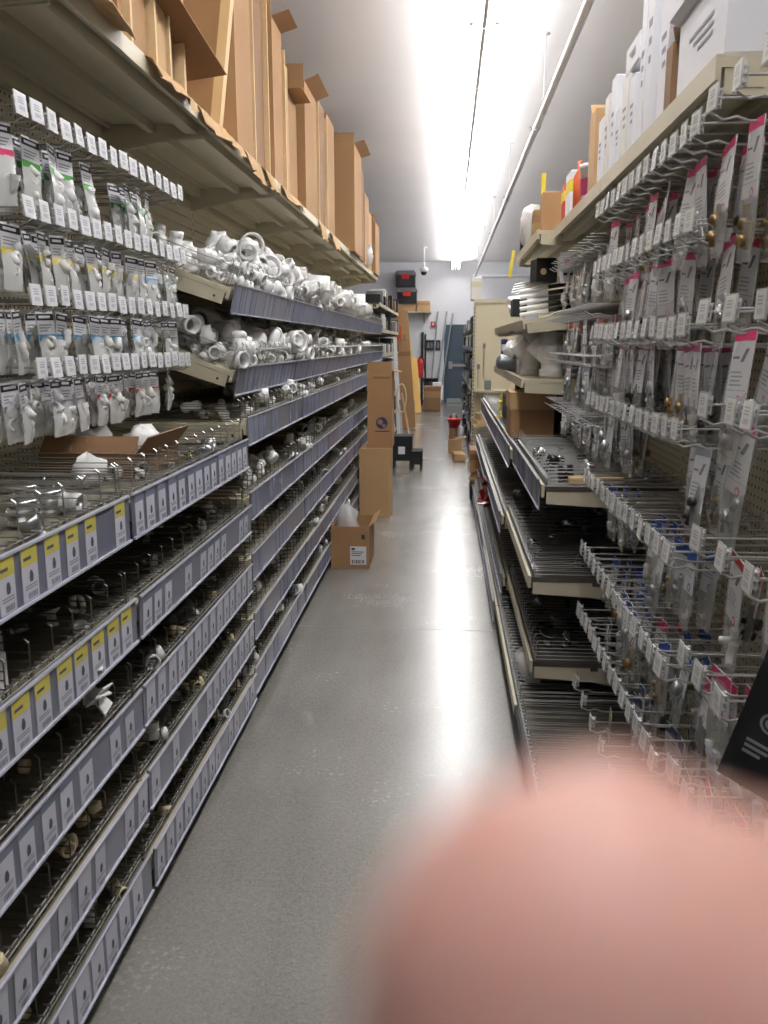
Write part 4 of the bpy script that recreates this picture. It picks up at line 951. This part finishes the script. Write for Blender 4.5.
for k in range(2): b.box(-.025+.03*k, -.005+.03*k, -.0072, -.0062, .04, .06)
b.build('dark_print', 'ink', t)
for j in range(12):
    y = 5.35+.1*(j % 6); z = 1.84+.055*(j//6)+.008*(j % 6)
    b = MB(); b.tube([(0, 0, 0), (.1, 0, .016), (.38, 0, .06)], [.024, .026, .026], 8); b.lathe([(.014, 0), (.026, 0)], 8, T=Tr(ry=-PI/2))
    tag(b.build('white_tube', 'pvc', None, (.41, y, z)), 'white plastic tube in the stack under the right top shelf, %s' % (ORD[j]), 'tube', 'white tubes under the right top shelf')
for j in range(8):
    b = MB(); b.tube([(0, 0, 0), (.25, .02, .05), (.4, .0, .07)], .008, 6); tag(b.build('white_rod', 'pvc', None, (.41+.01*j, 5.6+.05*j, 1.97+.02*(j % 4))), 'thin white rod on top of the white tubes, %s' % ORD[j], 'rod', 'thin white rods on the right')
# yellow ties, red ribbon
def star(name, label, loc, r, m, n=7, seed=1, cat='tie'):
    rg = random.Random(seed); b = MB()
    for k in range(n):
        d = Vector((rg.uniform(-1, 1), rg.uniform(-1, 1), rg.uniform(-.6, .9))).normalized(); q = Vector((rg.uniform(-.3, .3), rg.uniform(-.3, .3), rg.uniform(-.3, .3)))*r
        b.tube([q*.2, d*r*.6+q*.3, d*r+q], [r*.16, r*.13, r*.06], 6)
    b.lathe([(0, -r*.25), (r*.25, -r*.1), (r*.25, r*.1), (0, r*.25)], 8)
    tag(b.build(name, m, None, loc), label, cat)
star('yellow_tie', 'yellow plastic handle on the shelf left of the brown carton, upper', (.40, 6.1, 1.235), .07, 'yellow', 6, 2, 'handle')
star('yellow_tie', 'small yellow plastic handle on the shelf, lower of two', (.39, 6.0, 1.14), .04, 'yellow', 5, 3, 'handle')
def ribbon(label, loc, r, m, seed):
    rg = random.Random(seed); b = MB()
    for k in range(9):
        a = rg.uniform(0, 6.28); z = rg.uniform(-1, 1); c = Vector((math.cos(a)*.4, math.sin(a)*.5, z))*r; e = Vector((rg.uniform(-1, 1), rg.uniform(-1, 1), rg.uniform(-1, 1))).normalized()*r*.45; f = e.cross(Vector((0, 0, 1))).normalized()*r*.3
        p = [c-e-f, c+e-f*.6, c+e*1.1+f, c-e*.8+f*1.2]; n = (p[1]-p[0]).cross(p[3]-p[0]).normalized()*.004
        b.add(p+[q+n for q in p], [(3, 2, 1, 0), (4, 5, 6, 7), (0, 1, 5, 4), (1, 2, 6, 5), (2, 3, 7, 6), (3, 0, 4, 7)])
    tag(b.build('foil_packet', m, None, loc), label, 'packet')
ribbon('shiny dark red foil packet hanging over a lower right rail', (.325, 6.15, .56), .1, 'darkred', 4)
ribbon('gold corner of foil packet beside the dark red one', (.37, 6.1, .57), .04, 'brass', 5)
# bins on the right: dark bits
for i in range(3, 5):
    for k, (z, fx) in enumerate(((.152, .305), (.35, .364), (.716, .345), (1.092, .385))):
        fill(1, i, '%s right bin shelf, %s' % (['floor level', 'second', 'third', 'fourth'][k], wr[i]), z-(.03 if i > 3 and k else 0), 0, fx, .05, .5, 16 if i == 3 else 8, ['drain_cup', 'hose_clamp', 'pipe_nipple', 'pipe_coupling'], ['abs', 'chrome', 'abs', 'steel'] if k else ['abs'], .02, .034, 1)
big('drain_cup', 'chrome', .46, 3.45, .41, .045, (.2, .1, 0), 'shiny chrome drain cup at the near end of the second right shelf')
big('drain_cup', 'chrome', .54, 3.42, .405, .04, (.3, .5, 0), 'smaller chrome drain part beside the shiny drain cup')
soft_bag('plastic_bag', 'clear bag lying in the right floor level shelf', 'bag', (.40, 3.6, .152), (.07, .14, .06), 'plasticbag', 31)
pkg('wood_block', 'pale wooden strip at the near end of the right bin shelf', 'wood', .5, .72, 3.36, 3.42, 1.092, 1.12, 'wood')

# right top shelf goods
RT = 2.242
def white_box(name, label, x0, x1, y0, y1, z0, z1, m='paper', lean_=0, lines=3):
    o = pkg(name, label, 'box', x0, x1, y0, y1, z0, z1, m); o.rotation_euler = (lean_, 0, 0)
    hx, hy, h = (x1-x0)/2, (y1-y0)/2, z1-z0; b = MB()
    for k in range(lines): b.box(-hx-.0012, -hx-.0004, -hy*.5, hy*.5-hy*.2*k, h*(.6-.1*k), h*(.64-.1*k))
    b.build('print_lines', 'inkgrey', o); return o
white_box('white_carton', 'large white carton nearest on the right top shelf, lower of two', .575, .92, 1.96, 2.34, RT, RT+.2)
white_box('white_carton', 'large white carton nearest on the right top shelf, upper of two', .56, .92, 2.0, 2.4, RT+.202, RT+.5)
white_box('white_carton', 'tall white carton leaning behind the large white cartons', .575, .8, 2.46, 2.56, RT, RT+.36)
white_box('white_carton', 'tallest thin white carton on the right top shelf', .57, .8, 2.62, 2.70, RT, RT+.5)
white_box('white_carton', 'thin white carton right beside the tallest one', .575, .8, 2.74, 2.80, RT, RT+.42)
carton('carton', 'small kraft scrap carton between the white cartons', .57, .68, 2.385, 2.45, RT, RT+.17, 'kraftdark', flaps=('-y',), tape=False, flen=.05)
for j, (y0, y1, h, m) in enumerate(((2.86, 2.94, .24, 'paper'), (2.97, 3.06, .27, 'offwhite'), (3.09, 3.16, .2, 'paper'), (3.19, 3.26, .33, 'paper'), (3.31, 3.38, .3, 'offwhite'), (3.42, 3.5, .25, 'paper'))):
    white_box('white_carton', 'small white carton in the row of white boxes, %s from viewer' % ORD[j], .575, .72, y0, y1, RT, RT+h, m)
white_box('white_carton', 'small white carton lying on the row of white boxes', .58, .7, 2.86, 3.05, RT+.275, RT+.36, 'paper')
carton('carton', 'upright kraft carton past the white boxes on right top shelf', .575, .7, 3.58, 3.72, RT, RT+.32, 'kraftlight', flaps=('+y',), tape=False, flen=.06)
t = thing('white_bucket', 'white bucket with magenta label on the right top shelf', 'bucket', (.635, 3.9, RT))
MB().lathe([(0, 0), (.055, 0), (.065, .15), (.07, .15), (.07, .17), (0, .17)], 18).build('bucket_body', 'whiteplastic', t)
b = MB(); b.lathe([(.0605, .04), (.0645, .11)], 18); b.build('bucket_label', 'magenta', t)
b = MB(); b.lathe([(0, 0), (.028, 0), (.028, .16), (.012, .19), (.012, .23), (0, .23)], 14); tag(b.build('orange_tube', 'orange', None, (.6, 4.12, RT)), 'orange sealant tube standing beside the white bucket', 'tube')
pkg('yellow_pack', 'white and yellow pack past the orange tube', 'package', .575, .68, 4.25, 4.4, RT, RT+.22, 'paper', band='yellow')
pkg('yellow_pack', 'red and yellow pack farther along the right top shelf', 'package', .575, .66, 4.45, 4.55, RT, RT+.2, 'red', band='yellow')
pkg('wooden_crate', 'wooden framed box at the end of the right top shelf', 'box', .52, .68, 4.95, 5.05, RT, RT+.24, 'kraft')
pkg('amber_jar', 'amber plastic tub beside the wooden framed box', 'tub', .49, .6, 5.1, 5.22, RT, RT+.17, 'brass', band='kraftdark')
lean('yellow_level', 'yellow level stick standing behind the amber tub', 'tool', (.56, 5.3, RT+.003), (.56, 5.3, RT+.4), .025, .025, 'yellow')
soft_bag('plastic_bag', 'crumpled clear bag at the end of the right top shelf', 'bag', (.52, 5.6, RT), (.07, .16, .13), 'plasticbag', 41)
b = MB(); b.lathe([(0, 0), (.04, 0), (.04, .12), (.015, .16), (.015, .2), (0, .2)], 12); tag(b.build('dark_bottle', 'abs', None, (.52, 5.9, RT)), 'dark brown bottle at the far end of the right top shelf', 'bottle')
lean('yellow_strip', 'yellow tape strip hanging below the far right top shelf', 'tape', (.425, 6.03, 2.10), (.45, 6.03, 2.28), .022, .004, 'yellow')
for i_, (a, c) in enumerate(((4.66, 6.02),)):
    pass

# left shelf odds and ends
t = carton('open_carton', 'open brown carton lying on the left bin shelf under hanging bags', -1.3, -.98, 2.55, 2.98, 1.226, 1.305, 'kraftdark', flaps=('-y', '+x'), fopen=2.6, flen=.07, open_top=True, tape=False)
for j, (x, y, z, s) in enumerate(((-1.2, 2.75, 1.25, .06), (-1.07, 2.85, 1.25, .055), (-1.08, 2.42, 1.226, .045))):
    soft_bag('plastic_bag', ['white crumpled bag inside the open brown carton, left', 'white crumpled bag inside the open brown carton, right', 'white crumpled bag in front of the open brown carton'][j], 'bag', (x, y, z), (s, s*1.3, s), 'foam', 50+j, .35)
pkg('yellow_pack', 'small yellow pack at the corner of the open carton', 'package', -.95, -.92, 2.9, 2.94, 1.226, 1.255, 'yellow')
t = pkg('white_pack', 'white carton with two black holes and red logo, fourth shelf', 'package', -1.06, -.9, 1.42, 1.56, .945, 1.03, 'whiteplastic')
b = MB(); b.lathe([(0, 0), (.025, 0)], 16, T=Tr(-.04, -.02, .0856)); b.lathe([(0, 0), (.025, 0)], 16, T=Tr(.03, .03, .0856)); b.build('black_hole', 'ink', t)
b = MB(); b.lathe([(.013, 0), (.018, 0)], 16, T=Tr(.0803, .0, .04, ry=PI/2)); b.box(.0801, .0806, -.01, .01, .036, .044); b.build('red_logo', 'red', t)
pkg('white_pack', 'white carton lying behind the one with black holes', 'package', -1.2, -1.02, 1.6, 1.76, .945, 1.0, 'paper')
ribbon('torn white plastic bag hanging over the third left shelf rail', (-.9, 1.9, .80), .09, 'foam', 9)
soft_bag('black_sleeve', 'black foam sleeve in the third shelf up, left', 'foam', (-.95, 2.75, .675), (.06, .13, .04), 'abs', 61, .1)
soft_bag('black_sleeve', 'black foam sleeve in the second shelf up, left', 'foam', (-.95, 2.45, .415), (.06, .13, .045), 'abs', 62, .1)
soft_bag('black_sleeve', 'black foam sleeve in the floor level shelf, left', 'foam', (-.92, 3.1, .165), (.05, .12, .05), 'abs', 63, .1)

# ---------------------------------------------------------------- the hand: a fingertip crosses the lens from the lower right
def camp(x, y, z):   # metres right, up, ahead of the lens -> world
    return Vector((0, 0, CAMZ)) + r_*x + u_*y + f_*z
def limb(b, pts, rs, n=16, flat=1.0, rings=7):
    # smooth tapered limb with a rounded tip at pts[0]
    P = [Vector(p) for p in pts]; path = []; rad = []
    d0 = (P[1]-P[0]).normalized()
    for i in range(rings):
        a = PI/2*(i/rings); path.append(P[0]-d0*rs[0]*math.cos(a)); rad.append(max(.0002, rs[0]*math.sin(a)))
    seg = 6
    for i in range(len(P)-1):
        for k in range(seg):
            t_ = k/seg; p0 = P[max(0, i-1)]; p1 = P[i]; p2 = P[i+1]; p3 = P[min(len(P)-1, i+2)]
            path.append(.5*((2*p1)+(p2-p0)*t_+(2*p0-5*p1+4*p2-p3)*t_**2+(3*p1-p0-3*p2+p3)*t_**3)); rad.append(rs[i]+(rs[i+1]-rs[i])*t_)
    path.append(P[-1]); rad.append(rs[-1]); b.tube(path, rad, n)
hb = MB()
tip = (.0076, -.0182, .030)
limb(hb, [tip, (.026, -.0275, .032), (.046, -.046, .030), (.062, -.082, .022)], [.0090, .0098, .0102, .0115])
for k, (dx, dz) in enumerate(((.012, -.004), (.020, -.010), (.026, -.018))):
    limb(hb, [(.012+dx*1.2, -.052-.017*k, .034+dz*.2), (.032+dx, -.055-.018*k, .036+dz*.4), (.05+dx, -.068-.018*k, .03+dz), (.062+dx*.6, -.09-.014*k, .018)], [.0084-.0005*k, .009-.0005*k, .0095-.0005*k, .011])
limb(hb, [(.03, -.10, -.018), (.045, -.105, -.014), (.06, -.115, -.002), (.07, -.135, .008)], [.0095, .0105, .0125, .017])
limb(hb, [(.064, -.09, .018), (.07, -.12, .014), (.074, -.15, .01), (.085, -.21, .0), (.1, -.33, -.02)], [.021, .026, .025, .024, .032])
hb.v = [tuple(camp(*p)) for p in hb.v]
ho = hb.build('hand', 'skin'); tag(ho, 'blurred pink fingertip of a hand across the lower right corner', 'hand')
rm = ho.modifiers.new('blend', 'REMESH'); rm.mode = 'VOXEL'; rm.voxel_size = .0014; rm.use_smooth_shade = True
sm = ho.modifiers.new('soften', 'SMOOTH'); sm.iterations = 8; sm.factor = .5
nb = MB(); nb.lathe([(0, .0012), (.003, .001), (.0055, 0), (.0055, -.001), (0, -.001)], 16)
nb.v = [tuple(camp(.0105+p[0]*1.0, -.0165+p[1]*1.0, .0385+p[2])) for p in nb.v]
no = nb.build('fingernail', 'nail', ho)
